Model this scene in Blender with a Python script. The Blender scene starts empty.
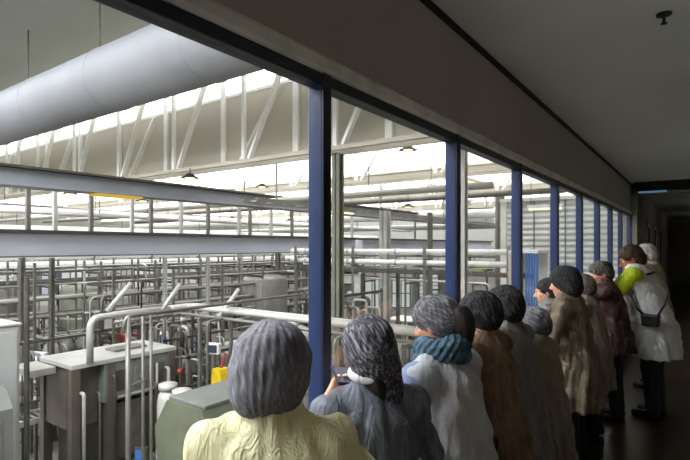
import bpy, bmesh, math, random
import numpy as np
from mathutils import Vector, Matrix, Euler
R = math.radians
PI = math.pi
random.seed(7)
rng = np.random.RandomState(11)
C = bpy.context.scene.collection
SC = bpy.context.scene
# ------------------------------------------------------------------ camera
TH = R(35.65); FPX = 495.0; CAM = Vector((1.35, 0.0, 1.75)); HZ = 246.0
cd = bpy.data.cameras.new('camera'); co = bpy.data.objects.new('camera', cd); C.objects.link(co)
co.location = CAM; co.rotation_euler = (PI/2, 0, TH)
cd.sensor_width = 36; cd.lens = FPX/690*36; cd.shift_y = (HZ-230)/690
cd.clip_start = .05; cd.clip_end = 300
SC.camera = co
def at(u, v, d):
    r = (u-345)/FPX
    return Vector((CAM.x + d*(-math.sin(TH)+r*math.cos(TH)), d*(math.cos(TH)+r*math.sin(TH)), CAM.z - (v-HZ)*d/FPX))
try:
    SC.view_settings.view_transform = 'Standard'; SC.view_settings.look = 'None'
except Exception: pass
SC.view_settings.exposure = 0.0
SC.cycles.max_bounces = 8; SC.cycles.diffuse_bounces = 4; SC.cycles.transparent_max_bounces = 16
SC.cycles.use_denoising = True
SC.cycles.sample_clamp_indirect = 4.0
# ------------------------------------------------------------------ materials
def nn(nt, t, **k):
    n = nt.nodes.new(t)
    for a, b in k.items():
        if hasattr(n, a): setattr(n, a, b)
    return n
def srgb(c):
    return tuple(((x/255)/12.92 if x/255 <= .04045 else ((x/255+.055)/1.055)**2.4) for x in c) + (1,)
def mat(name, col, rough=.6, metal=0.0, var=.18, scale=6.0, stretch=(1,1,1), bump=0.0, bscale=30, spec=.4, transl=0.0, emit=None, estr=0):
    m = bpy.data.materials.new(name); m.use_nodes = True; nt = m.node_tree; nt.nodes.clear()
    out = nn(nt, 'ShaderNodeOutputMaterial'); b = nn(nt, 'ShaderNodeBsdfPrincipled')
    tc = nn(nt, 'ShaderNodeTexCoord'); mp = nn(nt, 'ShaderNodeMapping'); mp.inputs['Scale'].default_value = stretch
    nt.links.new(tc.outputs['Object'], mp.inputs[0])
    no = nn(nt, 'ShaderNodeTexNoise'); no.inputs['Scale'].default_value = scale; no.inputs['Detail'].default_value = 5
    nt.links.new(mp.outputs[0], no.inputs['Vector'])
    cr = nn(nt, 'ShaderNodeValToRGB'); c = srgb(col)
    cr.color_ramp.elements[0].position = .3; cr.color_ramp.elements[1].position = .7
    cr.color_ramp.elements[0].color = tuple(x*(1-var) for x in c[:3])+(1,)
    cr.color_ramp.elements[1].color = tuple(min(1, x*(1+var)) for x in c[:3])+(1,)
    nt.links.new(no.outputs[0], cr.inputs[0]); nt.links.new(cr.outputs[0], b.inputs['Base Color'])
    b.inputs['Roughness'].default_value = rough; b.inputs['Metallic'].default_value = metal
    b.inputs['Specular IOR Level'].default_value = spec
    if bump:
        n2 = nn(nt, 'ShaderNodeTexNoise'); n2.inputs['Scale'].default_value = bscale; n2.inputs['Detail'].default_value = 6
        nt.links.new(mp.outputs[0], n2.inputs['Vector'])
        bp = nn(nt, 'ShaderNodeBump'); bp.inputs['Strength'].default_value = bump; bp.inputs['Distance'].default_value = .02
        nt.links.new(n2.outputs[0], bp.inputs['Height']); nt.links.new(bp.outputs[0], b.inputs['Normal'])
    if emit:
        b.inputs['Emission Color'].default_value = srgb(emit); b.inputs['Emission Strength'].default_value = estr
    if transl:
        t = nn(nt, 'ShaderNodeBsdfTranslucent'); nt.links.new(cr.outputs[0], t.inputs[0])
        mx = nn(nt, 'ShaderNodeMixShader'); mx.inputs[0].default_value = transl
        nt.links.new(b.outputs[0], mx.inputs[1]); nt.links.new(t.outputs[0], mx.inputs[2]); nt.links.new(mx.outputs[0], out.inputs[0])
    else: nt.links.new(b.outputs[0], out.inputs[0])
    m['b'] = 1
    return m
def emat(name, col, s):
    m = bpy.data.materials.new(name); m.use_nodes = True; nt = m.node_tree; nt.nodes.clear()
    out = nn(nt, 'ShaderNodeOutputMaterial'); e = nn(nt, 'ShaderNodeEmission')
    tc = nn(nt, 'ShaderNodeTexCoord'); no = nn(nt, 'ShaderNodeTexNoise'); no.inputs['Scale'].default_value = .5
    nt.links.new(tc.outputs['Object'], no.inputs['Vector'])
    cr = nn(nt, 'ShaderNodeValToRGB'); c = srgb(col)
    cr.color_ramp.elements[0].color = tuple(x*.85 for x in c[:3])+(1,); cr.color_ramp.elements[1].color = c
    nt.links.new(no.outputs[0], cr.inputs[0]); nt.links.new(cr.outputs[0], e.inputs[0])
    e.inputs[1].default_value = s; nt.links.new(e.outputs[0], out.inputs[0]); return m
def glass_mat():
    m = bpy.data.materials.new('window_glass'); m.use_nodes = True; nt = m.node_tree; nt.nodes.clear()
    out = nn(nt, 'ShaderNodeOutputMaterial'); t = nn(nt, 'ShaderNodeBsdfTransparent'); t.inputs[0].default_value = (.96,.975,.97,1)
    g = nn(nt, 'ShaderNodeBsdfGlossy'); g.inputs['Roughness'].default_value = .02
    tc = nn(nt, 'ShaderNodeTexCoord'); no = nn(nt, 'ShaderNodeTexNoise'); no.inputs['Scale'].default_value = 2
    nt.links.new(tc.outputs['Object'], no.inputs['Vector'])
    lw = nn(nt, 'ShaderNodeFresnel'); lw.inputs[0].default_value = 1.25
    mu = nn(nt, 'ShaderNodeMath', operation='MULTIPLY'); nt.links.new(lw.outputs[0], mu.inputs[0])
    mr = nn(nt, 'ShaderNodeMapRange'); mr.inputs[3].default_value = .2; mr.inputs[4].default_value = .3
    nt.links.new(no.outputs[0], mr.inputs[0]); nt.links.new(mr.outputs[0], mu.inputs[1])
    mx = nn(nt, 'ShaderNodeMixShader'); nt.links.new(mu.outputs[0], mx.inputs[0])
    nt.links.new(t.outputs[0], mx.inputs[1]); nt.links.new(g.outputs[0], mx.inputs[2]); nt.links.new(mx.outputs[0], out.inputs[0])
    return m
def net_mat(name, dark, light, amount=.5, scale=26, ang=0.5, transl=.12):
    """fine pleated net over hair: light threads over a darker ground"""
    m = mat(name, dark, rough=.75, var=.25, scale=9, spec=.2, transl=transl)
    nt = m.node_tree
    cr = [n for n in nt.nodes if n.type == 'VALTORGB'][0]
    tc = [n for n in nt.nodes if n.type == 'TEX_COORD'][0]
    mp = nn(nt, 'ShaderNodeMapping'); mp.inputs['Rotation'].default_value = (ang, .3, ang*1.3)
    nt.links.new(tc.outputs['Object'], mp.inputs[0])
    mp.inputs['Rotation'].default_value = (ang, .25, 0)
    mp2 = nn(nt, 'ShaderNodeMapping'); mp2.inputs['Scale'].default_value = (120*scale, 120*scale, 8*scale)
    nt.links.new(mp.outputs[0], mp2.inputs[0])
    w = nn(nt, 'ShaderNodeTexNoise'); w.inputs['Scale'].default_value = 1; w.inputs['Detail'].default_value = 3; w.inputs['Distortion'].default_value = .35
    nt.links.new(mp2.outputs[0], w.inputs['Vector'])
    r2 = nn(nt, 'ShaderNodeMapRange'); r2.inputs[1].default_value = .46; r2.inputs[2].default_value = .72
    r2.inputs[3].default_value = 0; r2.inputs[4].default_value = amount
    nt.links.new(w.outputs['Fac'], r2.inputs[0])
    mx = nn(nt, 'ShaderNodeMix', data_type='RGBA')
    nt.links.new(r2.outputs[0], mx.inputs[0]); nt.links.new(cr.outputs[0], mx.inputs[6]); mx.inputs[7].default_value = srgb(light)
    for n in nt.nodes:
        if n.type in ('BSDF_PRINCIPLED', 'BSDF_TRANSLUCENT'):
            nt.links.new(mx.outputs[2], n.inputs[0])
        if n.type == 'BSDF_PRINCIPLED':
            bp = nn(nt, 'ShaderNodeBump'); bp.inputs['Strength'].default_value = .3; bp.inputs['Distance'].default_value = .004
            nt.links.new(w.outputs['Fac'], bp.inputs['Height']); nt.links.new(bp.outputs[0], n.inputs['Normal'])
    return m
def clad_mat(name, col):
    m = mat(name, col, rough=.55, var=.06, scale=1.5)
    nt = m.node_tree; tc = [n for n in nt.nodes if n.type == 'TEX_COORD'][0]; b = [n for n in nt.nodes if n.type == 'BSDF_PRINCIPLED'][0]
    w = nn(nt, 'ShaderNodeTexWave', bands_direction='Z'); w.inputs['Scale'].default_value = 1.6
    nt.links.new(tc.outputs['Object'], w.inputs['Vector'])
    bp = nn(nt, 'ShaderNodeBump'); bp.inputs['Strength'].default_value = .8; bp.inputs['Distance'].default_value = .05
    nt.links.new(w.outputs['Fac'], bp.inputs['Height']); nt.links.new(bp.outputs[0], b.inputs['Normal'])
    return m
M = dict(
    blue=mat('blue_painted_frame', (8, 33, 76), .32, .0, .12, 4, spec=.5),
    cabw=mat('cabinet_light_grey', (158, 158, 157), .45, 0, .06, 2),
    hopperg=mat('dull_green_grey_paint', (92, 95, 80), .55, .1, .2, 3),
    frame_shade=mat('shaded_frame_blue', (7, 14, 30), .35, .0, .12, 4, spec=.4),  # blue frame paint darkened to carry the shade on its faces
    trim=mat('grey_trim_paint', (214, 210, 202), .5),
    bulk=mat('beige_bulkhead_paint', (166, 158, 148), .8, var=.05, scale=1.2, bump=.1),
    ceil=mat('corridor_ceiling_paint', (198, 199, 194), .85, var=.06, scale=.9, bump=.15, bscale=6),
    cwall=mat('corridor_wall_paint', (150, 144, 134), .8, var=.06),
    cfloor=mat('dark_polished_floor', (56, 44, 34), .28, var=.3, scale=1.4, spec=.5),
    hfloor=mat('hall_floor_paint', (118, 115, 106), .45, var=.1, scale=.5),
    deck=mat('roof_deck_beige', (134, 135, 128), .8, var=.06, scale=.4),
    panel=mat('beige_roof_panel', (190, 183, 168), .8, var=.08, scale=.35),
    hwall=mat('hall_wall_pale', (172, 171, 166), .7, var=.06, scale=.3),
    clad=clad_mat('ribbed_grey_cladding', (214, 218, 218)),
    truss=mat('white_truss_paint', (244, 243, 238), .5, var=.05),
    duct=mat('galvanised_duct', (136, 137, 142), .6, .15, .06, .8),
    beamg=mat('grey_beam_paint', (128, 130, 136), .5, .1, .1, 1.0),
    lilac=mat('pale_lilac_girder_paint', (192, 193, 206), .5, .05, .05, .8),
    steel=mat('brushed_steel', (118, 115, 109), .42, .45, .18, 3),
    steelw=mat('pale_steel', (176, 174, 168), .45, .2, .1, 2),
    steeld=mat('dull_dark_steel', (80, 76, 69), .5, .4, .25, 3),
    brown=mat('brownish_machine_panel', (92, 84, 76), .5, .25, .25, 2),
    white=mat('white_enamel', (232, 232, 230), .4, 0, .06, 2),
    greyp=mat('grey_machine_paint', (104, 106, 102), .5, .1, .15, 2),
    olive=mat('olive_grey_paint', (112, 112, 98), .5, .1, .15, 2),
    black=mat('matte_black', (16, 16, 17), .5, 0, .2),
    dark=mat('dark_void_paint', (30, 29, 28), .7),
    yellow=mat('yellow_safety_paint', (222, 188, 30), .5),
    bluep=mat('blue_plastic', (60, 104, 168), .5),
    green=mat('dark_green_paint', (30, 58, 54), .5),
    red=mat('red_plastic', (150, 50, 44), .5),
    glass=glass_mat(),
    sky=emat('bright_skylight_glazing', (255, 252, 244), 3.6),
    roofsky=emat('added_roof_glow', (250, 251, 255), 8.5),
    roofglow3=emat('added_near_roof_glow', (250, 251, 255), 26.0),  # stronger glow of an added panel, lights the nearest visitor's side
    roofglow2=emat('added_bright_roof_glow', (250, 251, 255), 8.4),
    tube=emat('warm_fluorescent', (255, 246, 190), 2.2),
    sodium=emat('amber_lamp', (250, 205, 90), .75),
    bluelamp=emat('bluish_lamp', (110, 170, 205), .42),
    hallwin=emat('frosted_daylight_pane', (236, 240, 236), .85),
    screen=mat('dark_screen', (60, 66, 84), .2),
    skin=mat('skin', (205, 150, 120), .5, 0, .08, 12, transl=.0),
    skind=mat('ruddy_skin', (176, 104, 72), .5, 0, .1, 12),
    eye=mat('eye_white', (215, 210, 205), .2), iris=mat('dark_iris', (40, 28, 20), .2),
    hair_d=mat('dark_hair', (38, 30, 26), .6, 0, .4, 30, (1,1,.2), bump=.6, bscale=60),
    hair_b=mat('brown_hair', (66, 50, 40), .6, 0, .4, 30, (1,1,.2), bump=.6, bscale=60),
    hair_w=mat('white_hair', (205, 200, 195), .6, 0, .2, 30, (1,1,.2), bump=.6, bscale=60),
)
def cloth(name, col, transl=.25, var=.14, stretch=(1,1,.25), crinkle=.5):
    m = mat(name, col, .5, 0, var, 13, stretch, bump=.5, bscale=10, spec=.35, transl=transl)
    nt = m.node_tree; tc = [n for n in nt.nodes if n.type == 'TEX_COORD'][0]
    mp = nn(nt, 'ShaderNodeMapping'); mp.inputs['Scale'].default_value = (1, 1, .13)
    nt.links.new(tc.outputs['Object'], mp.inputs[0])
    n1 = nn(nt, 'ShaderNodeTexNoise'); n1.inputs['Scale'].default_value = 26; n1.inputs['Detail'].default_value = 4; n1.inputs['Distortion'].default_value = .8
    nt.links.new(mp.outputs[0], n1.inputs['Vector'])
    a = nn(nt, 'ShaderNodeMath', operation='SUBTRACT'); a.inputs[1].default_value = .5; nt.links.new(n1.outputs[0], a.inputs[0])
    b = nn(nt, 'ShaderNodeMath', operation='ABSOLUTE'); nt.links.new(a.outputs[0], b.inputs[0])
    bp = nn(nt, 'ShaderNodeBump'); bp.inputs['Strength'].default_value = crinkle; bp.inputs['Distance'].default_value = .05; bp.invert = True
    nt.links.new(b.outputs[0], bp.inputs['Height'])
    old = [n for n in nt.nodes if n.type == 'BUMP' and n is not bp]
    old = [n for n in old if n != bp]
    if old: nt.links.new(old[0].outputs[0], bp.inputs['Normal'])
    for n in nt.nodes:
        if n.type in ('BSDF_PRINCIPLED', 'BSDF_TRANSLUCENT'): nt.links.new(bp.outputs[0], n.inputs['Normal'])
    # pale creases: plastic highlights of the folds painted into the colour
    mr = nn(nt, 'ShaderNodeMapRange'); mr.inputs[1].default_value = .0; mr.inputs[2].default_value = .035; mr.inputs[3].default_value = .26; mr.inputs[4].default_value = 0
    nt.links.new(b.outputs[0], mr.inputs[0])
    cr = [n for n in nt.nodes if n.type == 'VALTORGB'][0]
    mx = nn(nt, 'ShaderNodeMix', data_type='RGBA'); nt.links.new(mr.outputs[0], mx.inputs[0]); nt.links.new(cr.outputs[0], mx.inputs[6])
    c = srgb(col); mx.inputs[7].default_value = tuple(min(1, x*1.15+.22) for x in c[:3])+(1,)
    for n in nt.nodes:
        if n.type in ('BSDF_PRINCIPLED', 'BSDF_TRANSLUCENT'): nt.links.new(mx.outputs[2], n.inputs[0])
    return m
# ------------------------------------------------------------------ mesh builder
class MB:
    def __init__(s): s.v = []; s.f = []
    def add(s, vs, fs):
        o = len(s.v); s.v += [tuple(v) for v in vs]; s.f += [tuple(i+o for i in f) for f in fs]; return s
    def box(s, a, b, bev=0.0):
        x0, x1 = sorted((a[0], b[0])); y0, y1 = sorted((a[1], b[1])); z0, z1 = sorted((a[2], b[2]))
        if bev <= 0:
            return s.add([(x0,y0,z0),(x1,y0,z0),(x1,y1,z0),(x0,y1,z0),(x0,y0,z1),(x1,y0,z1),(x1,y1,z1),(x0,y1,z1)],
                [(0,3,2,1),(4,5,6,7),(0,1,5,4),(1,2,6,5),(2,3,7,6),(3,0,4,7)])
        bm = bmesh.new(); bmesh.ops.create_cube(bm, size=1)
        for v in bm.verts: v.co = Vector(((x0+x1)/2+v.co.x*(x1-x0), (y0+y1)/2+v.co.y*(y1-y0), (z0+z1)/2+v.co.z*(z1-z0)))
        bmesh.ops.bevel(bm, geom=list(bm.edges), offset=bev, segments=2, affect='EDGES', profile=.5)
        bm.verts.index_update()
        s.add([v.co for v in bm.verts], [[v.index for v in f.verts] for f in bm.faces]); bm.free(); return s
    def obox(s, p0, p1, w, h, up=(0,0,1)):
        """rectangular bar from p0 to p1"""
        p0, p1 = Vector(p0), Vector(p1); d = (p1-p0).normalized(); u = Vector(up)
        if abs(d.dot(u)) > .98: u = Vector((1,0,0))
        a = d.cross(u).normalized()*w/2; b = a.cross(d).normalized()*h/2
        vs = [p+q for p in (p0, p1) for q in (-a-b, a-b, a+b, -a+b)]
        return s.add(vs, [(0,1,2,3),(7,6,5,4),(0,4,5,1),(1,5,6,2),(2,6,7,3),(3,7,4,0)])
    def tube(s, pts, r, n=8, cap=True):
        pts = [Vector(p) for p in pts]; rs = r if isinstance(r, (list, tuple)) else [r]*len(pts); rings = []
        ref = None
        for i, p in enumerate(pts):
            d = (pts[min(i+1, len(pts)-1)]-pts[max(i-1, 0)]).normalized()
            if ref is None: ref = Vector((0,0,1)) if abs(d.z) < .9 else Vector((1,0,0))
            a = d.cross(ref).normalized(); b = a.cross(d).normalized(); ref = b
            rings.append([p+(a*math.cos(t)+b*math.sin(t))*rs[i] for t in [2*PI*k/n for k in range(n)]])
        vs = [v for g in rings for v in g]; fs = []
        for i in range(len(pts)-1):
            for k in range(n):
                fs.append((i*n+k, i*n+(k+1)%n, (i+1)*n+(k+1)%n, (i+1)*n+k))
        if cap: fs.append(tuple(range(n-1, -1, -1))); fs.append(tuple(range((len(pts)-1)*n, len(pts)*n)))
        return s.add(vs, fs)
    def bend(s, pts, r, n=8, rad=.2, seg=5):
        """tube through corner points with rounded elbows"""
        pts = [Vector(p) for p in pts]; out = [pts[0]]
        for i in range(1, len(pts)-1):
            a, b, c = pts[i-1], pts[i], pts[i+1]; d1 = (a-b).normalized(); d2 = (c-b).normalized()
            k = min(rad, (a-b).length*.45, (c-b).length*.45); A = b+d1*k; B = b+d2*k
            for j in range(seg+1):
                t = j/seg; out.append(A*(1-t)**2+b*2*t*(1-t)+B*t*t)
        out.append(pts[-1]); return s.tube(out, r, n)
    def lathe(s, c, prof, n=20, axis='z'):
        c = Vector(c); vs = []; fs = []
        for (r, h) in prof:
            for k in range(n):
                t = 2*PI*k/n; q = (r*math.cos(t), r*math.sin(t), h)
                if axis == 'x': q = (q[2], q[0], q[1])
                if axis == 'y': q = (q[1], q[2], q[0])
                vs.append(c+Vector(q))
        m = len(prof)
        for i in range(m-1):
            for k in range(n): fs.append((i*n+k, i*n+(k+1)%n, (i+1)*n+(k+1)%n, (i+1)*n+k))
        fs.append(tuple(range(n-1, -1, -1))); fs.append(tuple(range((m-1)*n, m*n)))
        return s.add(vs, fs)
    def prism(s, poly, y0, y1):
        """poly in xz extruded along y"""
        n = len(poly); vs = [(x, y0, z) for x, z in poly]+[(x, y1, z) for x, z in poly]
        fs = [tuple(range(n)), tuple(range(2*n-1, n-1, -1))]+[(i, i+n, (i+1) % n+n, (i+1) % n) for i in range(n)]
        return s.add(vs, fs)
    def build(s, name, m, parent=None, smooth=False, origin=None):
        o0 = Vector(origin) if origin is not None else Vector((0,0,0))
        me = bpy.data.meshes.new(name); me.from_pydata([tuple(Vector(v)-o0) for v in s.v], [], s.f); me.validate()
        bm = bmesh.new(); bm.from_mesh(me); bmesh.ops.recalc_face_normals(bm, faces=bm.faces)
        if smooth:
            for f in bm.faces: f.smooth = len(f.verts) == 4
        bm.to_mesh(me); bm.free()
        o = bpy.data.objects.new(name, me); C.objects.link(o); me.materials.append(m)
        if parent is not None: o.parent = parent; o.matrix_parent_inverse = Matrix()
        o.location = o0 - (Vector(parent.location) if parent is not None and parent.parent is None and not parent.get('local') else Vector((0,0,0))) if parent is None or parent.type == 'EMPTY' else o0
        return o
def tag(o, label=None, cat=None, group=None, kind=None):
    if label: o['label'] = label
    if cat: o['category'] = cat
    if group: o['group'] = group
    if kind: o['kind'] = kind
    return o
def thing(name, loc, label, cat, group=None, rz=0, local=False):
    e = bpy.data.objects.new(name, None); C.objects.link(e); e.location = loc; e.rotation_euler = (0,0,rz)
    e.empty_display_size = .1
    if local: e['local'] = 1
    return tag(e, label, cat, group)
def struct(name, mb, m, parent=None, smooth=False):
    o = mb.build(name, m, parent, smooth)
    if parent is None: o['kind'] = 'structure'
    return o
def part(mb, name, m, parent, smooth=False):
    """mesh whose builder coordinates are world coordinates, child of an unrotated empty"""
    me = bpy.data.meshes.new(name)
    off = Vector(parent.location) if not parent.get('local') else Vector((0,0,0))
    p = parent.parent
    while p is not None and not p.get('local'):
        off = off + Vector(p.location); p = p.parent
    me.from_pydata([tuple(Vector(v)-off) for v in mb.v], [], mb.f); me.validate()
    bm = bmesh.new(); bm.from_mesh(me); bmesh.ops.recalc_face_normals(bm, faces=bm.faces)
    if smooth:
        for f in bm.faces: f.smooth = len(f.verts) == 4
    bm.to_mesh(me); bm.free(); me.materials.append(m)
    o = bpy.data.objects.new(name, me); C.objects.link(o); o.parent = parent
    return o
def kids(o): return [c for c in bpy.data.objects if c.parent == o]
def dup(root, loc, label=None, group=None, rz=None):
    def cp(o, par):
        c = o.copy(); C.objects.link(c); c.parent = par
        for k in kids(o): cp(k, c)
        return c
    r = cp(root, None); r.location = loc
    if rz is not None: r.rotation_euler = (0,0,rz)
    if label: r['label'] = label
    if group: r['group'] = group
    return r
# ------------------------------------------------------------------ corridor shell
POST0, STEP = 1.69, 1.43
GT, SILL, CEIL = 2.44, .93, 3.2
YB, YE = -4.2, 13.3           # window run
XR = 2.75
struct('floor', MB().box((-.12, -5, -.12), (XR, 27, 0)), M['cfloor'])
struct('wall_left', MB().box((-.12, -5, 0), (.06, YE, SILL-.04)), M['cwall'])
struct('trim_1', MB().box((-.10, -5, SILL-.04), (.2, YE, SILL), .008), M['trim'])
struct('wall_left.001', MB().box((-.12, -5, GT+.12), (.03, YE, CEIL)), M['bulk'])
struct('trim_2', MB().box((-.06, -5, GT+.05), (.055, YE, GT+.125), .018), M['trim'])
struct('ceiling', MB().box((-.12, -5, CEIL), (XR+.1, YE+.1, CEIL+.1)), M['ceil'])
struct('trim_3', MB().box((.03, -5, CEIL-.03), (.06, YE, CEIL)), M['dark'])
struct('wall_right', MB().box((XR, -5, 0), (XR+.1, 27, CEIL)), M['cwall'])
struct('wall_back', MB().box((-.12, -5.1, 0), (XR+.1, -5, CEIL)), M['cwall'])
# end of the glazed run: cross beam, lower ceiling beyond, pier and side panels
struct('beam', MB().box((.0, YE, 2.96), (XR, YE+.5, CEIL)), M['cwall'])
struct('ceiling.001', MB().box((-.1, YE+.5, 3.0), (XR+.1, 27, 3.1)), M['ceil'])
pier = MB().box((-.12, YE, 0), (.16, YE+.22, CEIL))
pier.box((-.12, YE+.22, 0), (.10, YE+.75, CEIL)); pier.box((-.12, YE+.75, 0), (.22, YE+1.1, CEIL))
struct('column', pier, M['cwall'])
struct('wall_left.002', MB().box((-.12, YE+1.1, 0), (.22, 27, 3.0)), M['cwall'])
struct('wall_back.002', MB().box((-.12, 27, 0), (XR+.1, 27.1, 3.1)), M['cwall'])
dm = MB()
for k, (y0, y1) in enumerate(((15.0, 16.1), (17.2, 18.3), (19.6, 20.7))):
    d = thing('door_%d' % (k+1), (.22, (y0+y1)/2, 0), None, None, local=False); d['kind'] = 'structure'; 
    part(MB().box((.2, y0, 0), (.25, y0+.1, 2.35)).box((.2, y1-.1, 0), (.25, y1, 2.35)).box((.2, y0, 2.25), (.25, y1, 2.35)), 'frame', M['trim'], d)
    part(MB().box((.205, y0+.1, .0), (.235, y1-.1, 2.25)), 'door_leaf', M['dark'], d)
# windows: one unit per bay, glass + sill rail + head rail + mullion
k = 0
for i in range(-4, 9):
    y0 = POST0+(i-1)*STEP+STEP*0; y1 = y0+STEP
    y0b, y1b = y0, min(y1, YE)
    if y1b-y0b < .2: continue
    k += 1
    w = thing('window_%d' % k, (0, (y0+y1)/2, SILL), None, None); w['kind'] = 'structure'
    part(MB().box((-.006, y0b+.026, SILL+.05), (.006, y1b-.026, GT)), 'pane', M['glass'], w)
    part(MB().box((-.04, y0b+.026, GT), (.04, y1b-.026, GT+.05), .006), 'head_rail', M['frame_shade'], w)  # rail's shade painted in as a darker blue
    part(MB().box((-.04, y0b+.026, SILL), (.04, y1b-.026, SILL+.05), .006), 'sill_rail', M['blue'], w)
    part(MB().box((-.042, y0b-.026, SILL), (.036, y0b+.026, GT+.05), .005), 'mullion', M['blue'], w)
    part(MB().box((.036, y0b-.027, SILL), (.046, y0b+.027, GT+.05), .003), 'shade_strip', M['frame_shade'], w)  # dark strip added to paint the shaded corridor face of the post
w = thing('window_%d' % (k+1), (0, YE, SILL), None, None); w['kind'] = 'structure'
part(MB().box((-.042, YE-.06, SILL), (.042, YE-.005, GT+.05), .006), 'mullion', M['blue'], w)
# corridor fittings
sp = at(664, 14, 3.09); sp.z = CEIL
s = thing('ceiling_sprinkler', sp, 'small dark pendant sprinkler on the corridor ceiling above the visitors', 'sprinkler')
part(MB().lathe(sp, [(.045, 0), (.043, -.012), (.02, -.02), (.012, -.022)], 20), 'escutcheon', M['black'], s, True)
part(MB().tube([sp+Vector((0,0,-.02)), sp+Vector((0,0,-.06))], .009).lathe(sp+Vector((0,0,-.068)), [(.004, 0), (.02, .004), (.02, .008), (.004, .01)], 12), 'sprinkler_head', M['black'], s, True)
lp = Vector((.82, YE-.12, 2.955))
s = thing('emergency_lamp', lp, 'bluish glowing strip lamp under the dark beam at the corridor end', 'lamp')
part(MB().box((.12, YE-.28, 2.99), (1.2, YE+.01, 3.21), .01), 'housing', M['dark'], s)
part(MB().box((.2, YE-.25, 2.965), (.75, YE-.05, 2.99), .008), 'diffuser', M['bluelamp'], s)
# unseen fill lamp added behind the viewpoint to lighten the corridor
s = thing('added_fill_lamp', (1.7, -2.4, CEIL), 'added unseen flat fill lamp above the corridor behind the visitors', 'lamp')
part(MB().box((1.4, -3.2, CEIL-.06), (2.0, -1.6, CEIL), .01), 'housing', M['trim'], s)
ld = bpy.data.lights.new('corridor_fill', 'AREA'); ld.shape = 'RECTANGLE'; ld.size = .5; ld.size_y = 1.5; ld.energy = 3; ld.color = (1, .93, .82)
lo = bpy.data.objects.new('corridor_fill', ld); C.objects.link(lo); lo.location = (1.7, -2.4, CEIL-.075)
for k, (y, e) in enumerate(((-1.6, 6), (3.2, 4.2), (8.0, 3.4), (12.0, 2.4), (17, 6), (23, 6))):  # unseen fill lights added to brighten the corridor ceiling and coats
    s = thing('added_wall_fill', (XR, y, 2.3), 'added unseen bowl shaped uplight lamp on the corridor wall facing the windows', 'lamp', 'added fill lights on the corridor wall')
    part(MB().lathe((XR-.14, y, 2.2), [(.02, 0), (.08, .03), (.12, .1), (.11, .1), (.07, .05)], 20), 'bowl', M['trim'], s, True)
    part(MB().box((XR-.06, y-.04, 2.2), (XR, y+.04, 2.3), .008), 'bracket', M['trim'], s)
    ld = bpy.data.lights.new('upfill', 'AREA'); ld.shape = 'DISK'; ld.size = .18; ld.energy = e; ld.color = (1, .98, .94)
    lo = bpy.data.objects.new('upfill', ld); C.objects.link(lo); lo.location = (XR-.14, y, 2.32); lo.rotation_euler = (PI, 0, 0)
# ------------------------------------------------------------------ production hall shell
FZ = -4.0; XW = -50.0; YN = 44.0; RZ = 8.0
struct('floor.001', MB().box((XW, -12, FZ-.1), (-.12, YN, FZ)), M['hfloor'])
struct('wall_far', MB().box((XW-.2, -12, FZ), (XW, YN, RZ)), M['hwall'])
struct('wall_back.001', MB().box((XW, YN, FZ), (-.12, YN+.2, RZ)), M['hwall'])
struct('wall_front', MB().box((XW, -12.2, FZ), (-.12, -12, RZ)), M['hwall'])
struct('wall_near', MB().box((-.32, -12, FZ), (-.12, YN, -.12)).box((-.32, -12, -.12), (-.12, -5, RZ)).box((-.32, YE+1.1, -.12), (-.12, YN, RZ)).box((-.32, -5, 3.3), (-.12, YE+1.1, RZ)), M['hwall'])
struct('ceiling.002', MB().box((XW, -12, RZ), (-.12, YN, RZ+.1)), M['deck'])
TY = [9.0, 14.2, 20.0, 27.0, 35.0]
for k, y in enumerate(TY):
    zb, g0, g1 = (3.92, 6.0, RZ) if k == 0 else (3.92, 4.3, 5.7 if k == 1 else 5.15)
    pb = MB().box((XW, y+.5, zb), (-.33, y+.58, g0))
    if g1 < RZ: pb.box((XW, y+.5, g1), (-.33, y+.58, RZ))
    struct('wall_roof' if k == 0 else 'wall_roof.%03d' % k, pb, M['panel'])
    w = thing('window_%d' % (30+k), (-20, y+.5, g0), None, None); w['kind'] = 'structure'
    part(MB().box((XW, y+.52, g0), (-.33, y+.56, g1)), 'glazing', M['sky'], w)
    bars = MB()
    x = -2.0
    while x > XW: bars.box((x-.03, y+.47, g0), (x+.03, y+.52, g1)); x -= 3.0
    bars.box((XW, y+.46, g0-.06), (-.33, y+.52, g0+.02))
    part(bars, 'glazing_bar', M['truss'], w)
for k, (x0, x1, y0, y1, mm) in enumerate(((-44, -8, -10, -5, 'roofglow2'), (-44, -8, -3.5, 4.3, 'roofglow2'), (-7.4, -.6, -9, -1.4, 'roofglow3'), (-7.4, -.6, -.9, 4.0, 'roofsky'),
        (-44, -1.5, 10.6, 13.4, 'roofsky'), (-44, -1.5, 15.6, 19.0, 'roofsky'), (-44, -1.5, 21.5, 25.5, 'roofsky'), (-44, -1.5, 29, 33.5, 'roofsky'), (-44, -1.5, 37, 42, 'roofsky'))):
    w = thing('window_%d' % (40+k), ((x0+x1)/2, (y0+y1)/2, RZ-.06), None, None); w['kind'] = 'structure'  # unseen glowing panels added under the roof to light hall and visitors
    part(MB().box((x0, y0, RZ-.05), (x1, y1, RZ-.01)), 'glazing', M[mm], w)
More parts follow.
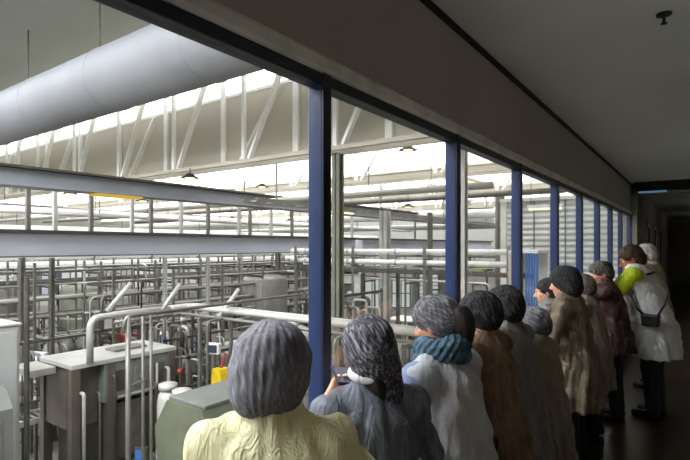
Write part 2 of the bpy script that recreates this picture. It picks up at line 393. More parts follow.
# roof trusses
ordn = ['nearest', 'second nearest', 'third', 'fourth', 'farthest']
for k, y in enumerate(TY):
    t = thing('roof_truss', (-25, y, 3.95), 'white steel roof truss with slanting braces, %s of the row across the hall' % ordn[k], 'roof truss', 'white roof trusses')
    zt = 6.9 if k == 0 else 6.2
    part(MB().box((XW, y-.05, 3.92), (-.4, y+.05, 4.02)), 'bottom_chord', M['panel'], t)
    part(MB().box((XW, y-.06, zt), (-.4, y+.06, zt+.14)), 'top_chord', M['truss'], t)
    x0 = CAM.x-9.72+3.0*3
    for j in range(15):
        x = x0-3.0*j
        if x < XW+1: break
        part(MB().box((x-.055, y-.04, 4.02), (x+.055, y+.04, zt)), 'vertical_strut', M['truss'], t)
        part(MB().obox((x+.22, y, 4.02), (x+1.75, y, zt), .08, .13, (0,1,0)), 'brace', M['truss'], t)
    if k == 0:   # wide white stiffeners on the panel behind
        x = CAM.x-8.25+6*.9
        for j in range(17):
            xx = x-2.72*j
            if xx < XW+1: break
            part(MB().box((xx-.09, y+.40, 4.05), (xx+.09, y+.49, 7.6)), 'panel_stiffener', M['truss'], t)
            if j % 2 == 0:
                part(MB().obox((xx-2.0, y+.44, 4.05), (xx-.55, y+.44, 5.9), .08, .2, (0,1,0)), 'panel_brace', M['truss'], t)
# big round duct
t = thing('air_duct', (-22, 6.57, 5.85), 'large round grey ventilation duct under the hall roof', 'ventilation duct')
part(MB().lathe((-46, 6.57, 5.85), [(.75, 0), (.75, 45.4)], 48, 'x'), 'duct_shell', M['duct'], t, True)
for j in range(12):
    x = -3.2-3.6*j
    part(MB().lathe((x, 6.57, 5.85), [(.75, 0), (.765, .01), (.765, .05), (.75, .06)], 48, 'x'), 'joint_band', M['duct'], t, True)
for j in range(9):
    x = -10.5-3.95*(j-2)
    if x > -1: continue
    part(MB().tube([(x, 6.3, 6.5), (x, 6.3, RZ)], .022, 6), 'hanger_rod', M['steeld'], t)
# upper gantry beam (parallel to the window)
xb = CAM.x-12.0
t = thing('gantry_beam', (xb, 14, 3.3), 'upper grey box beam hung across the hall above the pale girder', 'beam')
part(MB().box((xb-.12, .2, 3.08), (xb+.12, 33, 3.42), .015), 'web', M['beamg'], t)
part(MB().box((xb-.35, .2, 3.42), (xb+.3, 33, 3.47)), 'top_flange', M['steeld'], t)
part(MB().box((xb-.3, .2, 3.03), (xb+.32, 33, 3.08)), 'bottom_flange', M['beamg'], t)
am = at(133, 191, 12.0)
part(MB().box((xb-.2, am.y-.55, 2.98), (xb+.22, am.y+.65, 3.03), .01), 'lamp_strip', M['sodium'], t)
for y in (1.0, 15.3, 24, 31):
    part(MB().tube([(xb, y, 3.47), (xb, y, RZ)], .03, 6), 'hanger_rod', M['steelw'], t)
# lower pale girder
xg = CAM.x-14.0
t = thing('girder', (xg, 14, 1.8), 'pale lilac plate girder running level across the hall', 'girder')
part(MB().box((xg-.08, -2, 1.5), (xg+.08, 20.3, 2.06)).box((xg-.08, 20.9, 1.5), (xg+.08, 40, 2.06)), 'web', M['lilac'], t)
part(MB().box((xg-.2, -2, 2.06), (xg+.26, 20.3, 2.16)).box((xg-.2, 20.9, 2.06), (xg+.26, 40, 2.16)), 'top_flange', M['steeld'], t)
part(MB().box((xg-.2, -2, 1.46), (xg+.2, 40, 1.5)), 'bottom_flange', M['greyp'], t)
for j, u in enumerate((28, 55, 91, 132, 151, 181, 208, 239, 250, 271, 292, 352, 415, 430)):
    r = (u-345)/FPX; dx = -math.sin(TH)+r*math.cos(TH); dy = math.cos(TH)+r*math.sin(TH); y = dy*(-14.0/dx)
    part(MB().box((xg-.05, y-.05, 2.16), (xg+.05, y+.05, 3.28)), 'hanger_post', M['steelw' if j % 2 else 'steel'], t)
# two pale ducts below the girder
for j, (z, rr, w_) in enumerate(((1.27, .13, 'upper'), (.92, .13, 'lower'))):
    t = thing('pale_pipe', (CAM.x-24, 16, z), 'long pale horizontal pipe just below the lilac girder, %s of the pair' % w_, 'pipe', 'pale long pipes below the girder')
    part(MB().tube([(CAM.x-24, -2, z), (CAM.x-24, 43, z)], rr, 12), 'pipe_run', M['white'], t, True)
    for i in range(14):
        y = 0+3.1*i
        part(MB().lathe((CAM.x-24, y, z), [(rr, 0), (rr+.05, .0), (rr+.05, .06), (rr, .06)], 14, 'y'), 'flange', M['steel'], t)
# ------------------------------------------------------------------ floor plan bookkeeping: nothing may stand in something else
OCC = []; SOFT = []
def occ(x0, x1, y0, y1): OCC.append((min(x0, x1), max(x0, x1), min(y0, y1), max(y0, y1)))
def clash(r, soft=False):
    return any(r[0] < o[1] and r[1] > o[0] and r[2] < o[3] and r[3] > o[2] for o in (OCC if soft else OCC+SOFT))
def socc(x0, x1, y0, y1): SOFT.append((min(x0, x1), max(x0, x1), min(y0, y1), max(y0, y1)))
def fit(u, d, w, l, lim=2.4, near=1.4, must=True, soft=False):
    """depth nearest to d, along the sight line u, where a w by l footprint stands free"""
    k = 0
    for k in range(int(lim/.2)*2+1):
        dd = d+(.2*((k+1)//2))*(1 if k % 2 else -1)
        if dd < max(6, d-near): continue
        c = at(u, 246, dd); r = (c.x-w/2, c.x+w/2, c.y-l/2, c.y+l/2)
        if r[1] > -.5: continue
        if not clash(r, soft): break
    else:
        if not must: return None
        dd = d; c = at(u, 246, dd); r = (c.x-w/2, c.x+w/2, c.y-l/2, c.y+l/2)
    OCC.append(r); return dd
# ------------------------------------------------------------------ pipe racks
def rack_y(x, y0, y1, zs, label, post=3.0, z0=FZ, wid=1.2, ztop=None, mats=('steel', 'steelw', 'steeld'), rr=(.03, .075), n=3, droppers=8, mp='steel'):
    t = thing('pipe_rack', (x, (y0+y1)/2, z0), label, 'pipe rack', 'steel pipe racks in the hall')
    ztop = ztop if ztop else max(zs)+.35
    socc(x-wid/2-.1, x+wid/2+.6, y0-.85, y1+.85)
    y = y0
    while y <= y1+.01:
        for sx in (-wid/2, wid/2):
            part(MB().box((x+sx-.035, y-.035, z0), (x+sx+.035, y+.035, ztop)), 'post', M[mp], t)
        for z in zs: part(MB().box((x-wid/2, y-.04, z-.12), (x+wid/2, y+.04, z-.05)), 'crossbar', M['steeld'], t)
        y += post
    for z in zs:
        for j in range(n):
            px = x-wid/2+.15+(wid-.3)*(j+.5)/n+random.uniform(-.05, .05); r_ = random.uniform(*rr)
            a, b = y0-random.uniform(.2, .8), y1+random.uniform(.2, .8)
            if random.random() < .35: a = y0+random.uniform(.1, .45)*(y1-y0)
            if random.random() < .3: b = y1-random.uniform(.1, .4)*(y1-y0)
            pts = [(px, a, z+r_), (px, b, z+r_)]
            if random.random() < .5: pts = [(px, a, z-random.uniform(.5, 2.0))]+pts
            if random.random() < .5: pts = pts+[(px, b, z+random.choice((-1, 1))*random.uniform(.4, 1.0))]
            part(MB().bend(pts, r_, 8, .22), 'pipe', M[random.choice(mats)], t, True)
    for j in range(droppers):
        y = random.uniform(y0, y1); z = random.choice(zs); px = x+random.uniform(-wid/2, wid/2); r_ = random.uniform(.025, .055)
        z1 = z-random.uniform(.7, 2.6)
        part(MB().bend([(px, y, z+.05), (px+.5, y, z+.05), (px+.5, y, max(z1, FZ+.2))], r_, 8, .18), 'drop_pipe', M[random.choice(mats)], t, True)
    return t
def rack_x(y, x0, x1, zs, label, post=3.0, z0=FZ, wid=1.0, rr=(.03, .075), n=3, mats=('steel', 'steelw', 'steeld')):
    t = thing('pipe_rack', ((x0+x1)/2, y, z0), label, 'pipe rack', 'steel pipe racks in the hall')
    socc(x0-.85, x1+.85, y-wid/2-.1, y+wid/2+.1)
    x = x0
    while x <= x1+.01:
        for sy in (-wid/2, wid/2): part(MB().box((x-.035, y+sy-.035, z0), (x+.035, y+sy+.035, max(zs)+.3)), 'post', M['steel'], t)
        for z in zs: part(MB().box((x-.04, y-wid/2, z-.12), (x+.04, y+wid/2, z-.05)), 'crossbar', M['steeld'], t)
        x += post
    for z in zs:
        for j in range(n):
            py = y-wid/2+.15+(wid-.3)*(j+.5)/n; r_ = random.uniform(*rr)
            a, b = x0-random.uniform(.2, .8), x1+random.uniform(.2, .8)
            pts = [(a, py, z+r_), (b, py, z+r_)]
            if random.random() < .6: pts = pts+[(b, py, z-random.uniform(.5, 1.5))]
            part(MB().bend(pts, r_, 8, .22), 'pipe', M[random.choice(mats)], t, True)
    return t
X = lambda D: CAM.x-D
occ(-4.5, -.3, 17.5, 31.7); occ(-11.3, -2.3, 13.85, 14.3); occ(-3.0, -1.2, 12.6, 15)
PLAT = fit(204, 18.6, 3.2, 3.9, soft=True); occ(-10.6, -8.8, 4.3, 7.5); occ(-11.5, -8.5, 1.5, 4.2); occ(-8.5, -6.5, .5, 3.4)
rack_y(X(15.6), 8.5, 22, [.55, .1, -.4, -1.0], 'steel pipe rack nearest behind the big machine, parallel to the windows', wid=.9, post=2.2, droppers=16, rr=(.02, .055))
rack_y(X(18.2), 5, 23, [.85, .4, -.1, -.7, -1.5], 'second steel pipe rack back from the windows, tall and crowded', wid=1.2, post=2.2, droppers=16, n=4, rr=(.02, .06))
rack_y(X(21.0), 5, 24, [.85, .3, -.3, -1.0], 'third steel pipe rack back from the windows, crowded with drop pipes', wid=1.5, post=2.4, droppers=18, n=4, rr=(.02, .06))
rack_y(X(27.5), 6, 28, [.9, .35, -.25, -.9], 'fourth pipe rack back, just behind the pale twin pipes', post=2.8, wid=1.6, droppers=14, n=4)
rack_y(X(34.5), 8, 32, [1.1, .6, .1, -.6], 'fifth pipe rack back from the windows, deep in the hall', post=3, wid=1.8, n=4, droppers=10)
rack_y(X(42), 24, 40, [1.1, .3, -.6, -1.4], 'farthest pipe rack back, close to the far hall wall', post=4, wid=1.6, rr=(.05, .1))
rack_x(19.5, X(12.6), X(7.4), [.75, .2], 'short pipe rack crossing squarely to the windows behind the pale twin ducts', n=3, rr=(.02, .05), post=2.2)
rack_x(26.5, X(22.6), X(8.0), [1.1, .45, -.2], 'pipe rack crossing the hall squarely to the windows, middle one', n=4, post=2.4)
rack_x(36.0, X(32), X(10.0), [1.1, .5, -.1, -.8], 'pipe rack crossing the hall squarely to the windows, far one', n=4, post=3)
# overhead service pipes above the girder
def run(pts, r, m, label, name='overhead_pipe', cat='pipe', group='overhead service pipes', hang=True, rad=.3):
    p0 = Vector(pts[0]); t = thing(name, p0, label, cat, group)
    part(MB().bend(pts, r, 10, rad), 'pipe_run', m, t, True)
    if hang:
        for a, b in zip(pts[:-1], pts[1:]):
            a, b = Vector(a), Vector(b); L = (b-a).length
            if abs((b-a).z) > .3: continue
            for q in range(int(L//5)):
                p = a.lerp(b, (q+.5)*5/L)
                part(MB().tube([p, (p.x, p.y, 3.95)], .014, 6), 'hanger_rod', M['steeld'], t)
    return t
run([(X(16), 1, 2.75), (X(16), 30, 2.75)], .07, M['steelw'], 'slim pale overhead pipe parallel to the windows, above the lilac girder')
run([(X(18), 4, 2.95), (X(18), 34, 2.95)], .11, M['white'], 'white overhead pipe behind the upper box beam, parallel to the windows')
run([(X(22), 4, 3.3), (X(22), 18, 3.3), (X(30), 18, 3.3)], .12, M['steel'], 'grey overhead pipe with an elbow turning away from the windows')
run([(X(25), 2, 2.5), (X(25), 40, 2.5)], .2, M['white'], 'thick white overhead pipe, deep in the hall above the lilac girder')
run([(X(40), 11.6, 3.2), (X(4), 11.6, 3.2)], .09, M['steelw'], 'pale overhead pipe crossing squarely just beyond the first truss')
run([(X(40), 17.0, 3.55), (X(3.5), 17.0, 3.55)], .1, M['steel'], 'grey overhead pipe crossing squarely beyond the second truss')
run([(X(38), 23.0, 3.3), (X(3.5), 23.0, 3.3)], .22, M['white'], 'wide white overhead duct crossing squarely beyond the third truss')
run([(X(40), 30.0, 3.0), (X(6), 30.0, 3.0)], .2, M['steelw'], 'pale overhead duct crossing squarely beyond the fourth truss')
# cable ladder hung under the roof seen through the second pane
t = thing('cable_ladder', (X(9), 16, 2.9), 'grey cable ladder hung in the hall behind the second window pane', 'cable ladder')
for sx in (-.25, .25): part(MB().box((X(9.5)+sx-.02, 9, 2.9), (X(9.5)+sx+.02, 34, 3.0)), 'side_rail', M['steel'], t)
for j in range(40): part(MB().box((X(9.5)-.25, 9.2+.62*j, 2.92), (X(9.5)+.25, 9.26+.62*j, 2.95)), 'rung', M['steelw'], t)
for j in range(5): part(MB().tube([(X(9.5), 10+5.5*j, 2.95), (X(9.5), 10+5.5*j, RZ)], .025, 6), 'hanger_rod', M['steel'], t)
for z, rr, w_ in ((1.57, .085, 'upper'), (1.22, .085, 'lower')):
    t = thing('pale_duct', (-6, 14.05, z), 'bright white pipe crossing behind the second and third panes, %s of the pair' % w_, 'pipe', 'white pipes crossing behind the second pane')
    part(MB().tube([(-11.2, 14.05, z), (-2.35, 14.05, z)], rr, 14), 'pipe_run', M['white'], t, True)
    for i in range(5): part(MB().lathe((-10.5+1.9*i, 14.05, z), [(rr, 0), (rr+.03, 0), (rr+.03, .05), (rr, .05)], 14, 'x'), 'flange', M['steelw'], t)
t = thing('pipe_bridge', (-6, 14.05, FZ), 'steel bridge frame carrying the bright white pipe pair behind the second pane', 'pipe bridge')
for x in (-10.9, -8.3, -5.6, -3.0):
    part(MB().box((x-.05, 13.9, FZ), (x+.05, 14.0-.08, 1.75)), 'post', M['steel'], t)
    part(MB().box((x-.04, 13.9, 1.3+.02), (x+.04, 14.25, 1.36)).box((x-.04, 13.9, 1.06), (x+.04, 14.25, 1.12)), 'bracket', M['steeld'], t)
part(MB().box((-11.2, 13.93, .86), (-2.35, 14.0, 1.0)), 'lower_beam', M['steeld'], t)
# steel columns of the hall
def column(x, y, z1, m='steel', w=.2):
    t = thing('steel_column', (x, y, FZ), 'slender grey steel column standing among the pipework', 'column', 'steel columns of the hall')
    part(MB().box((x-w/2, y-w/2, FZ), (x+w/2, y-w/2+.03, z1)).box((x-w/2, y+w/2-.03, FZ), (x+w/2, y+w/2, z1)).box((x-.015, y-w/2, FZ), (x+.015, y+w/2, z1)), 'shaft', M[m], t)
    part(MB().box((x-.2, y-.2, FZ), (x+.2, y+.2, FZ+.03)), 'base_plate', M['steeld'], t)
    return t
for (u, d, z1, m, w) in ((52, 14.7, 1.4, 'steel', .12), (22, 14.6, 1.4, 'steel', .14), (165, 15.4, 1.4, 'steelw', .1), (208, 16.2, 1.4, 'steelw', .1), (240, 26, 1.4, 'steelw', .2), (278, 24, 1.4, 'steel', .2),
        (338, 11.5, 3.9, 'olive', .2), (385, 17.5, 3.0, 'steelw', .30), (462, 11, 3.9, 'steelw', .2), (500, 20, 3.9, 'steel', .3), (363, 15.5, .9, 'steeld', .1), (398, 16, .9, 'steeld', .1), (430, 17.0, 2.9, 'olive', .14)):
    p = at(u, 246, fit(u, d, .44, .44)); column(p.x, p.y, z1, m, w)
# pendant lamps
def pend(p, ztop):
    t = thing('pendant_lamp', p, 'black dish pendant lamp hanging from a thin rod under the roof', 'lamp', 'black pendant lamps in the hall')
    part(MB().lathe(p, [(.06, .13), (.09, .12), (.16, .05), (.27, .0), (.25, .0)], 20), 'lamp_shade', M['black'], t, True)
    part(MB().lathe(p+Vector((0,0,-.02)), [(.0, 0), (.1, .0), (.16, .025), (.12, .03)], 16), 'lens', M['tube'], t, True)
    part(MB().tube([p+Vector((0,0,.12)), (p.x, p.y, ztop)], .015, 6), 'rod', M['black'], t)
    return t
for (u, v, d) in ((70, 194, 17), (143, 201, 18), (190, 178, 14), (408, 150, 14), (262, 187, 19), (168, 220, 22), (232, 219, 24), (408, 207, 19), (290, 221, 26)):
    p = at(u, v, d); pend(p, 3.95 if p.z < 3.9 else RZ)
# fluorescent battens
def batten(p, L, label, along='y'):
    t = thing('strip_lamp', p, label, 'strip lamp', 'glowing strip lamps in the hall')
    a, b = ((.08, L/2) if along == 'y' else (L/2, .08))
    part(MB().box((p.x-a, p.y-b, p.z), (p.x+a, p.y+b, p.z+.09), .01), 'housing', M['white'], t)
    part(MB().box((p.x-a*.9, p.y-b*.97, p.z-.05), (p.x+a*.9, p.y+b*.97, p.z), .01), 'tube', M['tube'], t)
    for s_ in (-.4, .4):
        q = (p.x+(s_*L if along == 'x' else 0), p.y+(s_*L if along == 'y' else 0))
        part(MB().tube([(q[0], q[1], p.z+.09), (q[0], q[1], RZ)], .012, 6), 'suspension_wire', M['steel'], t)
batten(at(545, 208, 14.5), 1.0, 'glowing strip lamp seen through the fourth pane, nearest of three', 'x')
batten(at(573, 213.5, 16.5), .85, 'glowing strip lamp seen through the fifth pane, middle of three', 'x')
batten(at(603, 221, 16.8), .5, 'glowing strip lamp seen through the sixth pane, rightmost of three', 'x')
batten(at(475, 183, 15), 1.6, 'long glowing strip lamp seen through the third pane just right of the second blue post', 'y')
batten(at(343, 212, 17), 1.2, 'glowing strip lamp just right of the first blue post', 'y')
batten(at(440, 189, 16), 1.6, 'glowing strip lamp just left of the second blue post', 'y')
# ------------------------------------------------------------------ clad rooms and far wall fittings
y0 = 17.6
t = thing('clad_room', (-2.2, y0+4, FZ), 'ribbed pale grey clad room standing against the window side of the hall', 'clad room')
part(MB().box((-4.35, y0, FZ), (-.34, y0+14, 3.3)), 'cladding', M['clad'], t)
part(MB().box((-4.45, y0-.08, 3.3), (-.34, y0+14, 3.42)), 'roof_edge', M['white'], t)
part(MB().box((-4.42, y0-.07, FZ), (-4.22, y0+.1, 3.3)), 'corner_post', M['white'], t)
for j in range(3): part(MB().box((-3.3+1.0*j, y0-.02, -1.0), (-3.26+1.0*j, y0, 3.3)), 'seam_strip', M['steel'], t)
p0 = at(512, 251, 13.2); p1 = at(546, 251, 13.2)
t = thing('blue_frame_cage', ((p0.x+p1.x)/2, p0.y, FZ), 'white topped guard cage with blue uprights in front of the clad room', 'guard cage')
part(MB().box((p0.x, p0.y-.3, p0.z-.05), (p1.x, p0.y+.8, p0.z+.02)), 'top_panel', M['white'], t)
for j in range(5):
    x = p0.x+.45+(p1.x-p0.x-.47)*j/4
    part(MB().box((x-.022, p0.y-.3, FZ), (x+.022, p0.y-.25, p0.z-.05)), 'upright', M['bluep'], t)
part(MB().box((p0.x, p0.y+.7, FZ), (p1.x, p0.y+.78, p0.z-.05)), 'back_panel', M['white'], t)
part(MB().box((p0.x, p0.y-.3, FZ), (p0.x+.1, p0.y+.7, p0.z-.05)), 'side_panel', M['panel'], t)
# white control room with grid windows seen through the second pane
def block(name, u0, u1, v0, v1, d, depth, label, cat, wins, m='white', base=None):
    def rect(d):
        a, b = at(u0, v1, d), at(u1, v1, d); e = (b-a); e.z = 0; n_ = Vector((-e.y, e.x, 0)).normalized()*depth
        xs = [q.x for q in (a, b, a+n_, b+n_)]; ys = [q.y for q in (a, b, a+n_, b+n_)]
        return (min(xs)-.1, max(xs)+.1, min(ys)-.1, max(ys)+.1)
    for k_ in range(90):
        dd = d+(.2*((k_+1)//2))*(1 if k_ % 2 else -1)
        if not clash(rect(dd)): break
    else: dd = d
    d = dd; OCC.append(rect(d))
    a, b = at(u0, v1, d), at(u1, v1, d*1.0); zt = at(u0, v0, d).z; zb = a.z if base is None else base
    b = Vector((a.x+(b-a).length, a.y, a.z)) if False else b
    dirx = (b-a); dirx.z = 0; L = dirx.length; ang = math.atan2(dirx.y, dirx.x)
    t = thing(name, (a.x, a.y, zb), label, cat, None, ang, True)
    H = zt-zb
    part(MB().box((0, 0, 0), (L, depth, H), .02), 'shell', M[m], t)
    part(MB().box((-.06, -.06, H-.08), (L+.06, depth, H), .01), 'roof_edge', M['steelw'], t)
    for (x0, x1, z0, z1, nx, nz, mm) in wins:
        x0, x1, z0, z1 = x0*L, x1*L, z0*H, z1*H
        part(MB().box((x0, -.02, z0), (x1, 0.01, z1)), 'window_pane', M[mm], t)
        fb = MB()
        for i in range(nx+1): xx = x0+(x1-x0)*i/nx; fb.box((xx-.03, -.05, z0), (xx+.03, -.015, z1))
        for i in range(nz+1): zz = z0+(z1-z0)*i/nz; fb.box((x0, -.05, zz-.03), (x1, -.015, zz+.03))
        part(fb, 'window_frame', M['steeld'], t)
    return t
block('control_room', 338, 360, 274, 330, 24, 2, 'small white control room with one dark square window, right of the first blue post', 'control room', [(.2, .65, .62, .82, 1, 1, 'greyp')], 'white')
block('office_block', 362, 412, 270, 345, 30, 4, 'pale office block with gridded windows, behind the second window pane', 'office', [(.06, .34, .5, .88, 2, 2, 'hallwin'), (.6, .96, .5, .88, 2, 2, 'hallwin')], 'hwall')
block('grey_enclosure', 416, 446, 262, 345, 25, 1.5, 'plain grey upright enclosure left of the second blue post', 'enclosure', [(.1, .3, .1, .95, 1, 1, 'clad'), (.4, .75, .1, .95, 1, 3, 'clad')], 'greyp')
block('upper_office', 466, 494, 200, 224, 27, 2, 'high white office with a dark band window, behind the third pane', 'office', [(.04, .96, .35, .72, 3, 1, 'greyp')], 'hwall')
block('pale_cold_store', 456, 512, 268, 350, 22, 1.2, 'pale cold store wall seen through the third window pane', 'cold store', [(.3, .55, .0, .8, 1, 1, 'hwall')], 'hwall')
block('tall_cabinet_row', 30, 62, 262, 300, 34, 2, 'row of tall grey cabinets deep in the hall at the far left', 'cabinet row', [(.05, .3, .1, .9, 1, 1, 'greyp'), (.36, .62, .1, .9, 1, 1, 'lilac'), (.68, .95, .1, .9, 1, 1, 'steeld')], 'steel', )
block('bright_office', 57, 72, 267, 292, 30, 2, 'small bright lit office with blue panel deep in the hall', 'office', [(.3, .9, .2, .8, 1, 1, 'hallwin'), (.02, .28, .5, .9, 1, 1, 'bluep')], 'white')
block('white_silo_house', 120, 182, 266, 290, 33, 3, 'long pale clad house with upright seams behind the pipe racks', 'clad house', [(.02, .2, .05, .9, 2, 1, 'hwall'), (.3, .48, .05, .9, 2, 1, 'white'), (.55, .95, .05, .9, 4, 1, 'white')], 'white')
block('grey_plant_room', 235, 305, 268, 300, 31, 3, 'low grey plant room with seams left of the first blue post', 'plant room', [(.1, .4, .05, .8, 3, 1, 'greyp'), (.5, .9, .05, .8, 3, 1, 'hwall')], 'steel')
# far wall windows (tall frosted panes)
for k in range(9):
    y = 3+4.4*k
    w = thing('window_%d' % (60+k), (XW, y, 1), None, None); w['kind'] = 'structure'
    part(MB().box((XW, y, -1.2), (XW+.05, y+2.6, 1.3)), 'pane', M['hallwin'], w)
    part(MB().box((XW+.05, y+1.25, -1.2), (XW+.09, y+1.35, 1.3)).box((XW+.05, y, .0), (XW+.09, y+2.6, .1)), 'frame', M['steeld'], w)
# ------------------------------------------------------------------ machines
# the big machine with the pale flat top
mx0, mx1, my0, my1, mz = -10.4, -9.0, 4.9, 7.35, -.67
t = thing('filling_machine', ((mx0+mx1)/2, (my0+my1)/2, FZ), 'big boxy dark steel machine with a pale flat top near the windows', 'machine')
part(MB().box((mx0, my0, mz-.1), (mx1+.04, my1, mz), .015), 'top_plate', M['steelw'], t)
part(MB().box((mx0+.05, my0+.7, mz-.95), (mx1, my1-.05, mz-.1), .02), 'upper_housing', M['greyp'], t)
part(MB().box((mx0+.05, my0+.05, mz-1.4), (mx1-.25, my0+.7, mz-.1), .02), 'end_housing', M['brown'], t)
part(MB().box((mx0+.2, my0+.3, FZ+.25), (mx1-.3, my1-.3, mz-.95), .02), 'core', M['steeld'], t)
for (x, y) in ((mx1-.06, my0+.1), (mx1-.06, my0+.85), (mx1-.06, my1-.1), (mx0+.1, my0+.1), (mx0+.1, my1-.1)):
    part(MB().box((x-.09, y-.09, FZ), (x+.09, y+.09, mz-.1), .01), 'leg', M['brown'], t)
for j in range(4):
    yy = my0+.95+.38*j
    part(MB().box((mx1-.3, yy, mz-2.3), (mx1-.1, yy+.3, mz-1.05), .02), 'panel_door', M[('brown', 'steel', 'steeld', 'brown')[j]], t)
    part(MB().lathe((mx1-.3, yy+.15, FZ+.8), [(.13, 0), (.13, .35), (.05, .38)], 14, 'x'), 'valve', M['steel'], t, True)
part(MB().box((mx1+.0, my0+1.0, mz-.9), (mx1+.03, my1-.1, mz-.86)), 'trim_strip', M['steelw'], t)
part(MB().tube([(mx1+.1, my0+1.9, FZ), (mx1+.1, my0+1.9, mz-.3)], .03), 'riser', M['steelw'], t)
part(MB().box((mx0-.1, my0-.5, mz-.25), (mx0+.8, my0, mz-.1), .02), 'infeed_tray', M['steelw'], t)
for j in range(7):
    yy = my0+.2+.33*j; z1 = mz-.3-.5*random.random()
    part(MB().bend([(mx1+.02, yy, z1), (mx1+.14, yy, z1), (mx1+.14, yy, FZ+.3+random.random())], random.choice((.02, .03, .04)), 8, .08), 'feed_pipe', M[('steelw', 'steel', 'steeld')[j % 3]], t, True)
for j in range(5):
    part(MB().box((mx1-.02, my0+.95+.45*j, mz-.75), (mx1+.02, my0+1.25+.45*j, mz-.3), .01), 'access_panel', M[('steeld', 'greyp', 'brown')[j % 3]], t)
part(MB().box((mx0+.5, my0+1.2, mz), (mx0+.95, my0+2.0, mz+.05), .01), 'top_hatch', M['steel'], t)
# arch pipe rising from the machine
p = at(90, 318, 10.25)
ap = thing('arch_pipe', (p.x, p.y, mz), 'thick pale pipe rising from the big machine and bending level along the hall', 'pipe')
yc = at(207, 308, 11.75).y
part(MB().bend([(p.x, p.y, mz), (p.x, p.y, p.z), (p.x, yc-.5, p.z)], .07, 12, .25, 8), 'pipe_run', M['steelw'], ap, True)
part(MB().tube([(p.x+.22, p.y+.4, p.z-.12), (p.x+.22, yc-.6, p.z-.12)], .04, 10), 'companion_pipe', M['steel'], ap, True)
part(MB().tube([(p.x-.2, p.y+.6, p.z+.02), (p.x-.2, yc-.6, p.z+.02)], .035, 8), 'companion_pipe', M['steelw'], ap, True)
for j in range(2): part(MB().box((p.x-.3, p.y+1.6+1.8*j, p.z-.2), (p.x+.3, p.y+1.66+1.8*j, p.z-.14)), 'crossbar', M['steel'], ap)
pg = thing('pipe_gantry', (p.x+3, yc, FZ), 'pale pipe gantry turning off the arch pipe toward the windows behind the first visitor', 'pipe gantry')
part(MB().bend([(p.x, yc-.5, p.z), (p.x, yc, p.z), (p.x+6.5, yc, p.z)], .07, 12, .25, 8), 'pipe_run', M['steelw'], pg, True)
part(MB().bend([(p.x+.22, yc-.55, p.z-.12), (p.x+.22, yc-.3, p.z-.12), (p.x+6.5, yc-.3, p.z-.12)], .04, 10), 'companion_pipe', M['steel'], pg, True)
part(MB().bend([(p.x-.2, yc-.55, p.z+.02), (p.x-.2, yc+.3, p.z+.02), (p.x+6.5, yc+.3, p.z+.02)], .035, 8), 'companion_pipe', M['steelw'], pg, True)
occ(p.x-.5, p.x+6.6, yc-.9, yc+.5); occ(p.x-.5, p.x+.5, 5, yc)
for j in range(4):
    xx = p.x+1.2+1.7*j
    part(MB().box((xx-.03, yc-.6, p.z-.2), (xx+.03, yc+.4, p.z-.13)), 'crossbar', M['steel'], pg)
    for yy in (yc-.55, yc+.35): part(MB().box((xx-.035, yy-.035, FZ), (xx+.035, yy+.035, p.z-.1)), 'post', M['steel'], pg)
    part(MB().bend([(xx+.5, yc-.3, p.z-.12), (xx+.5, yc-.75, p.z-.12), (xx+.5, yc-.75, FZ+.6)], .03, 8, .15), 'drop_pipe', M['steelw' if j % 2 else 'steel'], pg, True)
for j, (ua, va, ub, vb) in enumerate(((107, 311, 131, 283), (162, 310, 180, 284), (214, 324, 239, 289))):
    a, b = at(ua, va, 10.7+.55*j-.5*(j == 2)), at(ub, vb, 11.1+.55*j-.5*(j == 2))
    part(MB().tube([a, b], .05, 10), 'brace', M['steelw'], ap if j < 2 else pg, True)
# post frame in front of the machine
t = thing('post_frame', (-7, 5, FZ), 'slim upright pipe frame with three posts in front of the big machine', 'pipe frame')
pf = [(128, 9.0, 316, .045), (143, 9.4, 314, .03), (151, 9.5, 314, .03)]
pp = []
for (u, d, v, r_) in pf:
    q = at(u, v, d); pp.append(q); part(MB().tube([(q.x, q.y, FZ), q], r_, 10), 'post', M['steel'], t, True)
    part(MB().lathe((q.x, q.y, FZ), [(.1, 0), (.1, .02)], 14), 'foot_plate', M['steel'], t)
q = pp[0]; part(MB().bend([(q.x, q.y-.1, q.z-.3), (q.x, q.y-.05, q.z), (q.x-.1, q.y+5, q.z)], .035, 10), 'top_rail', M['steel'], t, True)
part(MB().tube([pp[1], (pp[1].x-.1, pp[1].y+5, pp[1].z)], .03, 8), 'top_rail', M['steel'], t, True)
part(MB().tube([pp[0]+Vector((0,0,-1.3)), pp[1]+Vector((0,0,-1.25)), pp[2]+Vector((0,0,-1.25))], .018, 8), 'mid_rail', M['steel'], t, True)
# white cabinet far left
a = at(20, 325, 9.2)
t = thing('electrical_cabinet', (a.x-.6, a.y-.9, FZ), 'tall white cabinet with a pale top at the left edge of the view', 'cabinet')
part(MB().box((a.x-1.2, a.y-1.9, FZ+.1), (a.x, a.y, a.z), .02), 'body', M['cabw'], t)
part(MB().box((a.x-1.25, a.y-1.95, a.z), (a.x+.03, a.y+.03, a.z+.04), .01), 'top_cover', M['steelw'], t)
part(MB().box((a.x, a.y-.95, FZ+.3), (a.x+.025, a.y-.05, a.z-.1), .008), 'door', M['cabw'], t)
part(MB().box((a.x, a.y-1.87, FZ+.3), (a.x+.025, a.y-1.0, a.z-.1), .008), 'door', M['cabw'], t)
part(MB().box((a.x-1.2, a.y-1.9, FZ), (a.x, a.y, FZ+.1)), 'plinth', M['steeld'], t)
part(MB().tube([(a.x+.08, a.y+.08, FZ), (a.x+.08, a.y+.08, a.z+.9)], .05, 8), 'side_pole', M['steeld'], t)
